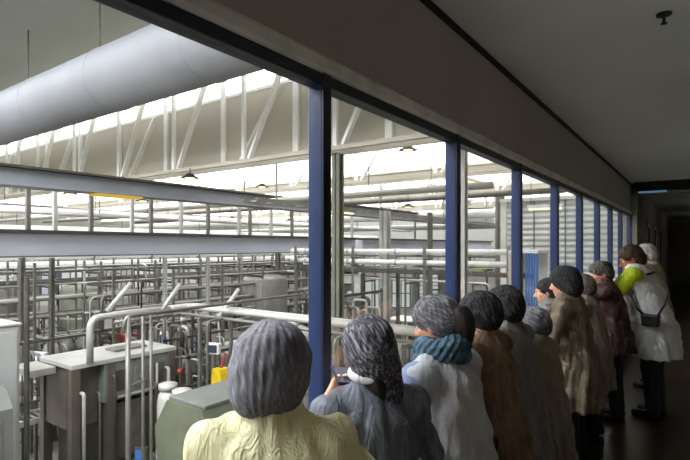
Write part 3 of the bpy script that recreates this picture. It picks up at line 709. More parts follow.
# grey stepped machine lower left
b = at(13, 392, 7.6)
t = thing('wrapping_machine', (b.x-.6, b.y-.7, FZ), 'grey stepped machine at the lower left edge in front of the white cabinet', 'machine')
part(MB().prism([(b.x-1.2, FZ+.6), (b.x, FZ+.6), (b.x, b.z-.25), (b.x-.25, b.z), (b.x-1.2, b.z+.1)], b.y-1.8, b.y), 'housing', M['greyp'], t)
part(MB().box((b.x-.9, b.y-.9, b.z), (b.x-.5, b.y-.1, b.z+.7), .03), 'upper_unit', M['steeld'], t)
part(MB().box((b.x-1.1, b.y-1.7, FZ), (b.x-.08, b.y-.1, FZ+.6), .02), 'base', M['green'], t)
for j in range(3): part(MB().tube([(b.x-.7, b.y-.15-.25*j, b.z+.6), (b.x-.7, b.y-.15-.25*j, b.z+1.0)], .03), 'rod', M['steeld'], t)
for j in range(3): part(MB().box((b.x, b.y-1.7+.55*j, b.z-1.1), (b.x+.02, b.y-1.25+.55*j, b.z-.4), .006), 'panel_door', M['steel'], t)
# roller conveyors
def conveyor(x, y0, y1, z, w, label, m='steel'):
    t = thing('roller_conveyor', (x, (y0+y1)/2, FZ), label, 'conveyor', 'roller conveyors on the hall floor')
    for sx in (-w/2, w/2): part(MB().box((x+sx-.03, y0, z-.12), (x+sx+.03, y1, z+.02)), 'side_rail', M['steelw'], t)
    y = y0+.1
    while y < y1: part(MB().tube([(x-w/2, y, z-.02), (x+w/2, y, z-.02)], .035, 8), 'roller', M['steel'], t, True); y += .16
    y = y0+.15
    while y < y1:
        for sx in (-w/2, w/2):
            part(MB().box((x+sx-.03, y-.03, FZ), (x+sx+.03, y+.03, z-.1)), 'leg', M['steeld'], t)
        part(MB().box((x-w/2, y-.02, FZ+.35), (x+w/2, y+.02, FZ+.4)), 'crossbar', M['steeld'], t)
        y += 1.2
    return t
d_ = fit(45, 12.6, .9, 3.6); q = at(45, 412, d_)
conveyor(q.x, q.y-1.7, q.y+1.7, q.z, .7, 'short roller conveyor on legs left of the big machine, nearer one')
d_ = fit(30, 15, 1.0, 4.6); q = at(30, 392, d_)
conveyor(q.x, q.y-2.2, q.y+2.2, q.z, .8, 'roller conveyor behind the short one, left of the big machine')
d_ = fit(40, 20, 1.2, 5.6); q = at(40, 340, d_); conveyor(q.x, q.y-2.7, q.y+2.7, q.z, 1.0, 'raised roller conveyor deep behind the white cabinet')
# work tables
def table(u, v, d, w, l, label, m='steelw'):
    d = fit(u, d, w+.1, l+.1); q = at(u, v, d); t = thing('work_table', (q.x, q.y, FZ), label, 'table', 'work tables in the hall')
    part(MB().box((q.x-w/2, q.y-l/2, q.z-.05), (q.x+w/2, q.y+l/2, q.z), .01), 'table_top', M[m], t)
    for sx in (-1, 1):
        for sy in (-1, 1): part(MB().box((q.x+sx*(w/2-.05)-.03, q.y+sy*(l/2-.05)-.03, FZ), (q.x+sx*(w/2-.05)+.03, q.y+sy*(l/2-.05)+.03, q.z-.05)), 'leg', M['steeld'], t)
    part(MB().box((q.x-w/2+.05, q.y-l/2+.05, FZ+.5), (q.x+w/2-.05, q.y+l/2-.05, FZ+.53)), 'shelf', M['steel'], t)
table(28, 376, 14.5, .8, 1.0, 'small pale work table right of the white cabinet')
table(58, 395, 14.8, .9, 1.2, 'small pale work table left of the big machine')
table(405, 318, 22.5, 1.4, 1.6, 'bright white work table behind the second window pane', 'white')
table(70, 337, 22, 2.0, 2.2, 'wide pale work table behind the big machine')
# tanks
def tank(u, d, ztop, r, label, m='steel', zb=FZ):
    d0 = d; d = fit(u, d, 2*r+.1, 2*r+.1); ztop = CAM.z-(CAM.z-ztop)*d/d0
    q = at(u, 300, d); t = thing('storage_tank', (q.x, q.y, zb), label, 'tank', 'round steel tanks in the hall')
    H = ztop-zb
    part(MB().lathe((q.x, q.y, zb), [(r*.3, .5), (r*.95, .8), (r, .9), (r, H-.25), (r*.9, H-.12), (r*.55, H-.03), (r*.2, H)], 28), 'vessel', M[m], t, True)
    for k in range(3):
        a = 2*PI*k/3+.4; part(MB().tube([(q.x+r*.8*math.cos(a), q.y+r*.8*math.sin(a), zb), (q.x+r*.8*math.cos(a), q.y+r*.8*math.sin(a), zb+1.0)], .05), 'leg', M['steeld'], t)
    part(MB().lathe((q.x, q.y, ztop-.02), [(.18, 0), (.18, .1), (.06, .13)], 14), 'hatch', M['steelw'], t, True)
    part(MB().lathe((q.x, q.y, zb+H*.55), [(r, 0), (r+.02, .01), (r+.02, .06), (r, .07)], 28), 'band', M['steelw'], t, True)
    return t
tank(168, 9.6, -1.0, .2, 'slim pale steel tank beside the pipe frame, right of the big machine', 'steelw')
tank(182, 10.2, -1.3, .24, 'second slim steel tank right of the big machine, darker one', 'steel')
tank(238, 13.4, -.9, .6, 'broad grey tank behind the olive hopper', 'steel')
tank(292, 12.8, -.3, .55, 'broad pale tank beyond the head of the yellow gowned visitor', 'steelw')
tank(352, 17, .1, .7, 'grey tank just right of the first blue post', 'steeld')
tank(82, 25.5, -.2, 1.0, 'olive green tank deep in the hall above the big machine', 'olive')
tank(10, 24, .2, 1.2, 'grey tank at the far left edge behind the white cabinet', 'steel')
tank(265, 22, .5, 1.0, 'steel tank left of the first blue post', 'steel')
# olive hopper box
d_ = fit(212, 9.3, 1.7, 1.7); q = at(212, 400, d_)
t = thing('hopper', (q.x, q.y, FZ), 'olive grey sloped hopper box in front of the yellow gowned visitor', 'hopper')
part(MB().prism([(q.x-.75, FZ+.9), (q.x+.35, FZ+.9), (q.x+.55, q.z-.5), (q.x+.3, q.z), (q.x-.6, q.z), (q.x-.95, q.z-.5)], q.y-.45, q.y+1.0), 'bin', M['hopperg'], t)
part(MB().box((q.x-.62, q.y-.4, q.z), (q.x+.32, q.y+.95, q.z+.06), .015), 'lid', M['greyp'], t)
for sx in (-.6, .2):
    for sy in (-.35, .85): part(MB().box((q.x+sx-.05, q.y+sy-.05, FZ), (q.x+sx+.05, q.y+sy+.05, FZ+.95)), 'leg', M['steeld'], t)
# yellow machine
d_ = fit(222, 11.5, .6, .8); q = at(222, 372, d_)
t = thing('yellow_stacker', (q.x, q.y, FZ), 'small yellow and black stacker beside the grey hopper, left of the yellow gown', 'stacker')
part(MB().box((q.x-.25, q.y-.2, FZ+.15), (q.x+.25, q.y+.35, q.z-.35), .04), 'body', M['greyp'], t)
part(MB().prism([(q.x-.2, q.z-.4), (q.x+.22, q.z-.4), (q.x+.12, q.z+.1), (q.x-.12, q.z+.1)], q.y-.18, q.y+.1), 'cover', M['yellow'], t)
part(MB().box((q.x-.16, q.y+.12, q.z-.4), (q.x+.2, q.y+.4, q.z+.02), .04), 'motor', M['black'], t)
part(MB().tube([(q.x, q.y-.05, q.z+.05), (q.x, q.y+.1, q.z+.4)], .03), 'tiller', M['red'], t)
for sx in (-.18, .18):
    part(MB().lathe((q.x+sx-.05, q.y, FZ+.12), [(.12, 0), (.12, .1)], 14, 'x'), 'wheel', M['black'], t, True)
# compact process skids filling the floor between the racks
def skid(x, y, w, l, h, v, label):
    t = thing('process_skid', (x, y, FZ), label, 'process skid', 'process skids on the hall floor')
    part(MB().box((x-w/2, y-l/2, FZ), (x+w/2, y+l/2, FZ+.12)), 'base_frame', M['steeld'], t)
    for sx in (-1, 1):
        for sy in (-1, 1): part(MB().box((x+sx*(w/2-.04)-.035, y+sy*(l/2-.04)-.035, FZ+.1), (x+sx*(w/2-.04)+.035, y+sy*(l/2-.04)+.035, FZ+h)), 'post', M['steel'], t)
    for z in (h*.45, h*.72, h):
        part(MB().box((x-w/2, y-l/2, FZ+z-.03), (x-w/2+.06, y+l/2, FZ+z+.03)).box((x+w/2-.06, y-l/2, FZ+z-.03), (x+w/2, y+l/2, FZ+z+.03)).box((x-w/2, y-l/2, FZ+z-.03), (x+w/2, y-l/2+.06, FZ+z+.03)).box((x-w/2, y+l/2-.06, FZ+z-.03), (x+w/2, y+l/2, FZ+z+.03)), 'ring_beam', M['steel' if v % 2 else 'steelw'], t)
    if v % 3 == 0:
        for k in range(3): part(MB().lathe((x-w*.1, y-l*.3+l*.3*k, FZ+.3), [(.05, 0), (.24, .15), (.26, .3), (.26, h*.7), (.2, h*.78), (.05, h*.82)], 18), 'vessel', M[('steelw', 'steel', 'greyp')[k]], t, True)
    elif v % 3 == 1:
        part(MB().box((x-w*.35, y-l*.4, FZ+.25), (x+w*.3, y+l*.15, FZ+h*.7), .03), 'cabinet', M[('lilac', 'white', 'greyp')[v % 4 % 3]], t)
        part(MB().box((x+w*.3, y-l*.36, FZ+.4), (x+w*.3+.03, y+l*.1, FZ+h*.62), .01), 'cabinet_door', M['steelw'], t)
        part(MB().lathe((x, y+l*.32, FZ+.3), [(.2, 0), (.2, h*.5), (.08, h*.58)], 16), 'vessel', M['steel'], t, True)
    else:
        part(MB().lathe((x, y-l*.42, FZ+h*.55), [(.1, 0), (.3, .1), (.3, l*.74), (.1, l*.84)], 20, 'y'), 'vessel', M['steelw'], t, True)
        part(MB().box((x-w*.4, y-l*.45, FZ+h), (x+w*.4, y+l*.45, FZ+h+.08), .01), 'cover', M['steelw' if v % 2 else 'olive'], t)
    for k in range(6):
        px = x-w/2+w*random.random(); py = y-l/2+l*random.random(); z0 = FZ+.3+random.random()*h*.5; z1 = FZ+h*(.7+.5*random.random())
        part(MB().bend([(px, py, z0), (px, py, z1), (px, py+random.uniform(.5, 1.1), z1), (px, py+1.1, z1-random.uniform(.3, .9))], random.choice((.025, .035, .05)), 8, .14), 'pipe', M[random.choice(('steelw', 'steel', 'steel', 'steeld'))], t, True)
    for k in range(2):
        py = y-l*.25+l*.5*k
        part(MB().lathe((x+w/2-.1, py, FZ+.32), [(.12, -.2), (.13, .0), (.13, .2), (.06, .26)], 14, 'x'), 'pump', M[('bluep', 'steel', 'greyp')[(v+k) % 3]], t, True)
    for k in range(2): part(MB().lathe((x+w/2-.05, y-l*.3+l*.3*k, FZ+h*.6), [(.02, 0), (.02, .08), (.07, .08), (.07, .11)], 10, 'x'), 'valve', M[('red', 'steelw', 'yellow')[(v+k) % 3]], t, True)
SK = [(68, 334, 16.2, 'behind the pale topped machine, left of the arch pipe'), (112, 331, 16.6, 'right behind the arch pipe elbow'), (150, 334, 15.0, 'behind the two slim frame posts'), (185, 352, 13.2, 'right of the big machine, beside the slim tanks'),
      (196, 338, 16.8, 'beyond the slim tanks, left of the yellow stacker'), (236, 345, 15.6, 'just left of the yellow gowned visitor head'), (278, 340, 14.6, 'hidden partly by the yellow gowned visitor head'), (45, 352, 17.4, 'behind the conveyors at the left'),
      (30, 318, 22.6, 'deep left, above the white cabinet corner'), (88, 312, 23.4, 'deep behind the arch pipe riser'), (350, 318, 20.5, 'right of the first blue post, near the dark square window'), (376, 330, 19.2, 'left of the profile visitor face'), (405, 322, 22.2, 'before the gridded office windows'), (335, 352, 14.2, 'low just right of the first blue post'), (160, 306, 24.6, 'far behind the middle white brace'), (220, 308, 23.8, 'far behind the right white brace')]
ad = ('grey', 'pale', 'steel', 'crowded', 'compact')
n_ = 0
for i, (u, v, d, wh) in enumerate(SK):
    d = fit(u, d, 1.0, 2.1, 1.6, 1.0, False, True)
    if d is None: continue
    c_ = at(u, v, d); h_ = max(.9, min(3.6, c_.z-FZ)); n_ += 1
    skid(c_.x, c_.y, .95, 1.7, h_, i, '%s process skid with pipes, %s' % (ad[i % 5], wh))
rowname = ('first', 'second', 'third', 'fourth', 'fifth')
nth = ('first', 'second', 'third', 'fourth', 'fifth', 'sixth', 'seventh', 'eighth', 'ninth', 'tenth', 'eleventh', 'twelfth')
for rI, (D_, ys) in enumerate(((11.9, (9.0, 23)), (13.6, (4.5, 23)), (16.9, (5.0, 24)), (19.4, (5.5, 25)), (24.5, (7, 26)))):
    y = ys[0]; kk = 0
    while y < ys[1] and kk < 11:
        x = X(D_); r_ = (x-.5, x+.5, y-1.05, y+1.05)
        if not clash(r_, True):
            OCC.append(r_)
            skid(x, y, .9, 1.6, random.uniform(1.5, 3.1), random.randrange(12), '%s process skid, %s row of machinery from the windows, %s along it' % (ad[(rI+kk) % 5], rowname[rI], nth[kk]))
            kk += 1; y += 2.15
        else: y += .4
# upright pipe manifolds
def manifold(u, d, w, l, n, z0, z1, label):
    d = fit(u, d, w, l, 2.0, 1.2, True, True); c = at(u, 246, d)
    t = thing('pipe_manifold', (c.x, c.y, FZ), label, 'pipe manifold', 'upright pipe manifolds')
    for s_ in (-1, 1): part(MB().box((c.x+w/2-.06, c.y+s_*(l/2-.03)-.03, FZ), (c.x+w/2, c.y+s_*(l/2-.03)+.03, z1)), 'post', M['steel'], t)
    for z in (z0, (z0+z1)/2, z1-.1): part(MB().box((c.x+w/2-.05, c.y-l/2, z), (c.x+w/2, c.y+l/2, z+.06)), 'crossbar', M['steeld'], t)
    for k in range(n):
        y = c.y-l/2+l*(k+.5)/n; x = c.x-w*.3+w*.6*random.random(); r_ = random.choice((.02, .03, .045)); za = FZ+.2+random.random()*1.2; zb = z0+(z1-z0)*random.uniform(.3, 1)
        part(MB().bend([(x, y, za), (x, y, zb), (x+random.uniform(.2, .45), y, zb), (x+.45, y, zb-random.uniform(.3, 1.2))], r_, 8, .1), 'pipe', M[random.choice(('steel', 'steelw', 'steel', 'brown'))], t, True)
        if k % 2: part(MB().lathe((x, y, zb-.4), [(r_, 0), (r_+.035, .01), (r_+.035, .1), (r_, .11)], 10), 'valve', M[random.choice(('red', 'bluep', 'steelw', 'steeld'))], t, True)
manifold(186, 13.9, .9, 2.0, 14, -1.6, .1, 'upright manifold of thin steel pipes right of the big machine')
manifold(44, 13.0, .8, 2.0, 12, -2.2, -.6, 'upright manifold of thin pipes between the white cabinet and the big machine')
manifold(205, 12.0, .8, 1.6, 10, -2.2, -.7, 'upright manifold of pipes left of the yellow stacker')
manifold(350, 12.5, .8, 2.0, 10, -1.2, .6, 'upright manifold of pipes right of the first blue post')
# control panels
def panel(u, v, d, w, h, label, m='screen', frame='white'):
    d = fit(u, d, w+.1, .5); q = at(u, v, d); t = thing('control_panel', (q.x, q.y, FZ), label, 'control panel', 'operator panels among the machines', TH*.6, True)
    zc = q.z-FZ
    part(MB().box((-w/2, 0, zc-h/2), (w/2, .12, zc+h/2), .02), 'case', M[frame], t)
    part(MB().box((-w*.36, -.012, zc-h*.34), (w*.36, .0, zc+h*.34)), 'screen', M[m], t)
    part(MB().box((-.04, .02, 0), (.04, .1, zc-h/2)), 'stand', M['steel'], t)
panel(212, 349, 11.5, .34, .26, 'white framed operator panel with dark screen left of the first visitor')
panel(163, 339, 13, .22, .4, 'white operator panel with a blue screen behind the big machine', 'bluep')
panel(38, 368, 14.2, .5, .9, 'pale blue grey operator panel between the white cabinet and the big machine', 'lilac', 'lilac')
panel(140, 455, 11.4, .3, .3, 'blue lit operator panel low beside the big machine', 'bluep', 'steeld')
# platform with stairs behind the big machine
p = at(204, 322, PLAT)
t = thing('access_platform', (p.x, p.y, FZ), 'steel access platform with handrails and a ladder behind the pipe frame', 'platform')
px, py = p.x, p.y
part(MB().box((px-1.2, py-1.7, -1.75), (px+1.0, py+1.7, -1.68)), 'deck', M['steel'], t)
for sy in (-1.65, 0.0, 1.65):
    for sx in (-1.15, .95):
        part(MB().box((px+sx-.04, py+sy-.04, FZ), (px+sx+.04, py+sy+.04, -.6)), 'post', M['steel'], t)
for sx in (-1.15, .95):
    for z in (-.6, -1.0, -1.35): part(MB().tube([(px+sx, py-1.7, z), (px+sx, py+1.7, z)], .022, 8), 'handrail', M['steelw'], t, True)
for sy in (-.25, .25): part(MB().tube([(px+1.5, py+sy, FZ), (px+1.05, py+sy, -.6)], .03, 8), 'ladder_rail', M['steelw'], t, True)
for j in range(8):
    f = (j+.5)/11; part(MB().tube([(px+1.5-.45*f, py-.25, FZ+3.4*f), (px+1.5-.45*f, py+.25, FZ+3.4*f)], .018, 6), 'rung', M['steel'], t)
# crates and drums scattered on the floor
crate = None
cols = ['bluep', 'white', 'red', 'greyp', 'yellow', 'olive']
cpos = [(95, 448, 12.4), (30, 372, 16), (60, 352, 19), (345, 318, 21), (372, 322, 24), (418, 318, 26), (215, 366, 13.5), (236, 352, 15), (128, 335, 20), (150, 332, 22), (185, 335, 21), (110, 330, 24)]
where = ['low beside the big machine', 'right of the white cabinet', 'left above the big machine', 'right of the first blue post', 'below the gridded office windows', 'left of the profile visitor', 'left of the yellow stacker', 'near the first visitor head', 'behind the pipe frame', 'behind the second frame post', 'in front of the clad house', 'behind the arch pipe elbow']
cn = {'bluep': 'blue', 'white': 'white', 'red': 'red', 'greyp': 'grey', 'yellow': 'yellow', 'olive': 'olive'}
for i, (u, v, d) in enumerate(cpos):
    d = fit(u, d, 1.0, .8, 5, 1.5, False)
    if d is None: continue
    q = at(u, v, d); c_ = cols[i % 6]
    t = thing('pallet_stack', (q.x, q.y, FZ), '%s crate stack on a pallet, %s' % (cn[c_], where[i]), 'crate stack', 'crate stacks on the hall floor')
    part(MB().box((q.x-.5, q.y-.4, FZ+.1), (q.x+.5, q.y+.4, FZ+.14)).box((q.x-.5, q.y-.4, FZ), (q.x+.5, q.y-.3, FZ+.1)).box((q.x-.5, q.y+.3, FZ), (q.x+.5, q.y+.4, FZ+.1)), 'pallet', M['brown'], t)
    z = FZ+.14
    n_ = max(2, min(9, int((q.z-FZ)/.34)))
    for j in range(n_):
        part(MB().box((q.x-.45, q.y-.35, z+.01), (q.x+.45, q.y+.35, z+.28), .02).box((q.x-.48, q.y-.38, z+.26), (q.x+.48, q.y+.38, z+.32), .01), 'crate', M[c_], t); z += .33
# ------------------------------------------------------------------ people: signed distance fields polygonised with surface nets
def surface_nets(F, org, h):
    ins = F < 0
    nx, ny, nz = F.shape
    c = np.zeros((nx-1, ny-1, nz-1), np.int8)
    for dx in (0,1):
        for dy in (0,1):
            for dz in (0,1):
                c += ins[dx:nx-1+dx, dy:ny-1+dy, dz:nz-1+dz]
    act = (c > 0) & (c < 8)
    ii, jj, kk = np.nonzero(act)
    ids = -np.ones(act.shape, np.int64); ids[ii,jj,kk] = np.arange(len(ii))
    pos = np.zeros((len(ii), 3)); cnt = np.zeros(len(ii))
    cor = [(a,b,d) for a in (0,1) for b in (0,1) for d in (0,1)]
    for a in cor:
        for ax in range(3):
            if a[ax]: continue
            b = list(a); b[ax] = 1
            fa = F[ii+a[0], jj+a[1], kk+a[2]]; fb = F[ii+b[0], jj+b[1], kk+b[2]]
            m = (fa < 0) != (fb < 0)
            t = np.where(m, fa/np.where(m, fa-fb, 1), 0)
            for q in range(3): pos[:, q] += m*(a[q]+(t if q == ax else 0))
            cnt += m
    pos = pos/cnt[:, None]
    pos = (pos+np.stack([ii,jj,kk], 1))*h+np.array(org)
    quads = []
    for ax in range(3):
        sl0 = [slice(None)]*3; sl1 = [slice(None)]*3; sl0[ax] = slice(0, -1); sl1[ax] = slice(1, None)
        A, B = ins[tuple(sl0)], ins[tuple(sl1)]
        i, j, k = np.nonzero(A != B); sgn = A[i,j,k]
        g = [i,j,k]; o1, o2 = (ax+1) % 3, (ax+2) % 3
        ok = (g[o1] > 0) & (g[o2] > 0) & (g[o1] < F.shape[o1]-1) & (g[o2] < F.shape[o2]-1)
        g = [x[ok] for x in g]; sgn = sgn[ok]
        def cell(d1, d2):
            q = [x.copy() for x in g]; q[o1] = q[o1]-d1; q[o2] = q[o2]-d2; return ids[q[0], q[1], q[2]]
        q = np.stack([cell(1,1), cell(0,1), cell(0,0), cell(1,0)], 1)
        q[~sgn] = q[~sgn][:, ::-1]
        quads.append(q)
    return pos, np.concatenate(quads)
class SDF:
    def __init__(s, lo, hi, h):
        s.lo = np.array(lo, float); s.h = h; s.n = np.ceil((np.array(hi)-s.lo)/h).astype(int)+1
        s.F = np.full(s.n, 1.0, np.float32)
    def region(s, lo, hi, m):
        a = np.clip(np.floor((np.array(lo)-m-s.lo)/s.h).astype(int), 0, s.n-1); b = np.clip(np.ceil((np.array(hi)+m-s.lo)/s.h).astype(int)+1, 1, s.n)
        ax = [s.lo[q]+np.arange(a[q], b[q])*s.h for q in range(3)]
        return (slice(a[0], b[0]), slice(a[1], b[1]), slice(a[2], b[2])), np.meshgrid(*ax, indexing='ij')
    def put(s, sl, d, k):
        f = s.F[sl]
        if k > 0:
            hh = np.maximum(k-np.abs(f-d), 0)/k; s.F[sl] = np.minimum(f, d)-hh*hh*k*.25
        else: s.F[sl] = np.minimum(f, d)
    def cap(s, a, b, ra, rb, k=.02, cut=False):
        a, b = np.array(a, float), np.array(b, float); r = max(ra, rb)
        sl, (X_, Y_, Z_) = s.region(np.minimum(a, b)-r, np.maximum(a, b)+r, k+3*s.h)
        ba = b-a; t = np.clip(((X_-a[0])*ba[0]+(Y_-a[1])*ba[1]+(Z_-a[2])*ba[2])/max(ba@ba, 1e-9), 0, 1)
        d = np.sqrt((X_-a[0]-t*ba[0])**2+(Y_-a[1]-t*ba[1])**2+(Z_-a[2]-t*ba[2])**2)-(ra+(rb-ra)*t)
        if cut: s.F[sl] = np.maximum(s.F[sl], -d)
        else: s.put(sl, d, k)
    def ell(s, c, r, Rm=None, k=.02, cut=False, wob=None):
        c = np.array(c, float); r = np.array(r, float); m = r.max()
        sl, (X_, Y_, Z_) = s.region(c-m, c+m, k+3*s.h)
        P = np.stack([X_-c[0], Y_-c[1], Z_-c[2]], -1)
        if Rm is not None: P = P@np.array(Rm)       # world->local : R^T p
        if wob is not None: off = wob(P)
        q = P/r; k0 = np.sqrt((q**2).sum(-1)); k1 = np.sqrt(((P/(r*r))**2).sum(-1))
        d = k0*(k0-1)/np.maximum(k1, 1e-6)
        if wob is not None: d = d+off
        if cut:
            kk = k; f = s.F[sl]
            hh = np.maximum(kk-np.abs(f+d), 0)/max(kk, 1e-6); s.F[sl] = np.maximum(f, -d)+hh*hh*kk*.25
        else: s.put(sl, d, k)
    def mesh(s, name, m, parent, smooth_it=1):
        F = s.F.copy(); F[0] = F[-1] = 1; F[:,0] = F[:,-1] = 1; F[:,:,0] = F[:,:,-1] = 1
        v, q = surface_nets(F, s.lo, s.h)
        me = bpy.data.meshes.new(name); me.from_pydata(v.tolist(), [], q.tolist())
        me.polygons.foreach_set('use_smooth', [True]*len(me.polygons)); me.materials.append(m)
        o = bpy.data.objects.new(name, me); C.objects.link(o)
        if parent is not None: o.parent = parent
        if smooth_it:
            bm = bmesh.new(); bm.from_mesh(me)
            for _ in range(smooth_it): bmesh.ops.smooth_vert(bm, verts=bm.verts, factor=.5, use_axis_x=True, use_axis_y=True, use_axis_z=True)
            bm.to_mesh(me); bm.free()
        return o
V = lambda *a: np.array(a, float)
def ik(a, c, l1, l2, hint):
    d = c-a; L = np.linalg.norm(d); mx = (l1+l2)*.985
    if L > mx: c = a+d/L*mx; d = c-a; L = mx
    t = (l1*l1-l2*l2+L*L)/(2*L); hgt = math.sqrt(max(l1*l1-t*t, 0)); u = d/L
    hp = hint-(hint@u)*u; hp = hp/np.linalg.norm(hp)
    return a+u*t+hp*hgt, c
def hand(S, W, d, n, side, H, curl=.5, k=.006):
    """wrist W, direction d, palm normal n (palm faces n), side +1: thumb towards +lateral"""
    sc = H/1.65; d = d/np.linalg.norm(d); n = n-(n@d)*d; n = n/np.linalg.norm(n); l = np.cross(d, n)*side
    pl = .09*sc
    for q in (-1.35, -.45, .45, 1.35):
        S.cap(W+l*q*.010*sc, W+d*pl+l*q*.0195*sc, .0155*sc, .0125*sc, k=.012)
    for q, (fl, off) in enumerate(((.070, -.005), (.080, .002), (.074, 0), (.058, -.01))):
        b = W+d*(pl+off*sc)+l*(1.5-q)*.0205*sc
        ca, cb = curl*.5, curl*1.25
        d1 = d*math.cos(ca)+n*math.sin(ca); d2 = d*math.cos(cb)+n*math.sin(cb); d3 = d*math.cos(cb*1.5)+n*math.sin(cb*1.5)
        p1 = b+d1*fl*.45*sc; p2 = p1+d2*fl*.32*sc; p3 = p2+d3*fl*.25*sc
        S.cap(b, p1, .0095*sc, .0085*sc, k=k); S.cap(p1, p2, .0085*sc, .0078*sc, k=.003); S.cap(p2, p3, .0078*sc, .0062*sc, k=.003)
    tb = W+d*.028*sc+l*.024*sc; t1 = tb+(d*.6+l*.65+n*.35)*.042*sc; t2 = t1+(d*.85+l*.2+n*.45)*.032*sc
    S.cap(tb, t1, .0135*sc, .0105*sc, k=.01); S.cap(t1, t2, .0102*sc, .0078*sc, k=.003)
def rotm(yaw, pitch, roll=0):
    return np.array(Euler((pitch, roll, yaw), 'XYZ').to_matrix())
def person(x, y, phi, H, label, gown_m, lean=8, hyaw=0, hpitch=-12, hroll=0, hands=None, net=None, netshape=None, hair=None, hairshape='short',
           trousers=None, hem=.30, wide=.88, skin='skin', vox=.0065, extra=None, gown=True, curl=.5, hips=1.0, seed=0, shf=.80, famp=1.0, sleeve=None, face=True, shoe='black', palm=None):
    """local frame: +Y is where the person faces, z up; x right"""
    rs = np.random.RandomState(seed+3)
    t = thing('person', (x, y, 0), label, 'person', 'visitors in hair nets along the window', R(phi), True)
    s = H/1.65; L = R(lean)
    def sp_(z):  # spine offset in y
        return max(0, z-.52*H)*math.tan(L)
    hipz = .52*H; shz = shf*H; dz = (.80-shf)*H; bw = .80; sy = sp_(shz); sh = .112*H*wide**.5
    A = dict(lp=V(-.05*H,0,hipz), rp=V(.05*H,0,hipz))
    S = SDF((-.45,-.35,-.0), (.45,.62,H+.12), vox)
    # torso
    pel = V(0,0,hipz); ch = V(0, sp_(.70*H), .70*H); nb = V(0, sp_(.83*H)-.005, .83*H)
    S.cap(V(-.038*H,0,hipz), V(.038*H,0,hipz), .08*s, .08*s, .04)
    S.cap(V(0,.0,hipz), V(0,sp_(.62*H),.62*H), .09*s, .085*s, .05)
    for q in (-1, 1):
        S.cap(V(q*.045*H, sp_(.62*H), .62*H), V(q*.045*H, sp_(.74*H)-dz*0, .74*H-dz), .07*s, .07*s, .05)
        S.cap(V(q*.03*H, sp_(.77*H), .77*H-dz), V(q*sh*.92, sy, shz-.02), .045*s, .04*s, .03)
    # neck and head
    Rm = rotm(R(hyaw), R(hpitch), R(hroll))
    hc = nb + Rm@V(0, .022*s, .0)+V(0, .01, .0) + V(0, math.sin(L)*.09, .115*s)
    S.cap(nb-V(0,0,.05), hc+Rm@V(0,-.02*s,-.04*s), .056*s, .052*s, .03)
    Hd = lambda a,b,c: hc+Rm@V(a*s,b*s,c*s)
    S.ell(Hd(0,-.012,.025), V(.074,.095,.088)*s, Rm, .03)
    S.ell(Hd(0,.03,-.045), V(.056,.062,.062)*s, Rm, .03)
    S.ell(Hd(0,.07,-.088), V(.024,.02,.018)*s, Rm, .02)
    S.cap(Hd(0,.088,.012), Hd(0,.114,-.026), .008*s, .0125*s, .012)
    for q in (-1,1):
        S.cap(Hd(q*.004,.104,-.030), Hd(q*.013,.096,-.031), .008*s, .008*s, .006)
        S.cap(Hd(q*.012,.088,.026), Hd(q*.048,.070,.024), .009*s, .008*s, .014)
        S.ell(Hd(q*.040,.066,-.022), V(.018,.016,.018)*s, Rm, .02)
        S.ell(Hd(q*.031,.088,.006), V(.015,.012,.009)*s, Rm, .008, cut=True)
        S.ell(Hd(q*.075,-.008,-.008), V(.009,.02,.031)*s, Rm@rotm(q*-.35, 0), .008)
    S.cap(Hd(-.018,.087,-.056), Hd(.018,.087,-.056), .0075*s, .0075*s, .006)
    S.cap(Hd(-.016,.084,-.067), Hd(.016,.084,-.067), .0085*s, .0085*s, .006)
    S.cap(Hd(-.022,.094,-.0615), Hd(.022,.094,-.0615), .003*s, .003*s, 0, cut=True)
    # legs
    K = []
    for q in (-1,1):
        hp = V(q*.052*H, 0, hipz-.01); kn = V(q*.058*H, .02, .285*H); an = V(q*.06*H, -.015, .045*H)
        S.cap(hp, kn, .082*s, .056*s, .03); S.cap(kn, an, .054*s, .036*s, .02)
        S.cap(an+V(0,-.01,-.015), an+V(0,.13*s,-.045*H+.028), .034*s, .026*s, .02)
        K.append((hp, kn, an))
    # arms
    hands = hands or ((-.17, .30, .62*H), (.17, .30, .62*H))
    arms = []
    for q, tg in zip((-1,1), hands):
        a = V(q*sh*1.03, sy, shz-.005); c = V(*tg)
        hint = V(q*.75, -.35, -.8)
        e, c = ik(a, c, .178*H, .150*H, hint)
        fd = (c-e)/np.linalg.norm(c-e)
        S.cap(a, e, .040*s, .034*s, .02); S.cap(e, c, .034*s, .025*s, .015)
        pn = V(0,0,-1) if palm is None else V(*palm[0 if q < 0 else 1])
        if abs(pn@fd) > .9: pn = V(0,1,0)
        hand(S, c, fd, pn, -q if pn[2] > -.5 else q*-1, H, curl)
        arms.append((a, e, c, fd))
    S.mesh('body', M[skin], t)
    # eyes
    if face:
        for q in (-1,1):
            eb = MB(); c0 = Hd(q*.031,.077,.006)
            eb.lathe((0,0,0), [(.0115*s*math.sin(a_), -.0115*s*math.cos(a_)) for a_ in [PI*(j+.15)/9.3 for j in range(10)]], 14)
            e_ = eb.build('eye', M['eye'], None, True); e_.parent = t; e_.location = Vector(c0)
            ib = MB(); f_ = Rm@V(0,1,0)
            ib.tube([Vector(c0+f_*.0085*s), Vector(c0+f_*.0122*s)], .0055*s, 12)
            i_ = ib.build('iris', M['iris'], None, True); i_.parent = e_; i_.location = Vector((0,0,0)); i_.data.transform(Matrix.Translation(-Vector(c0)))
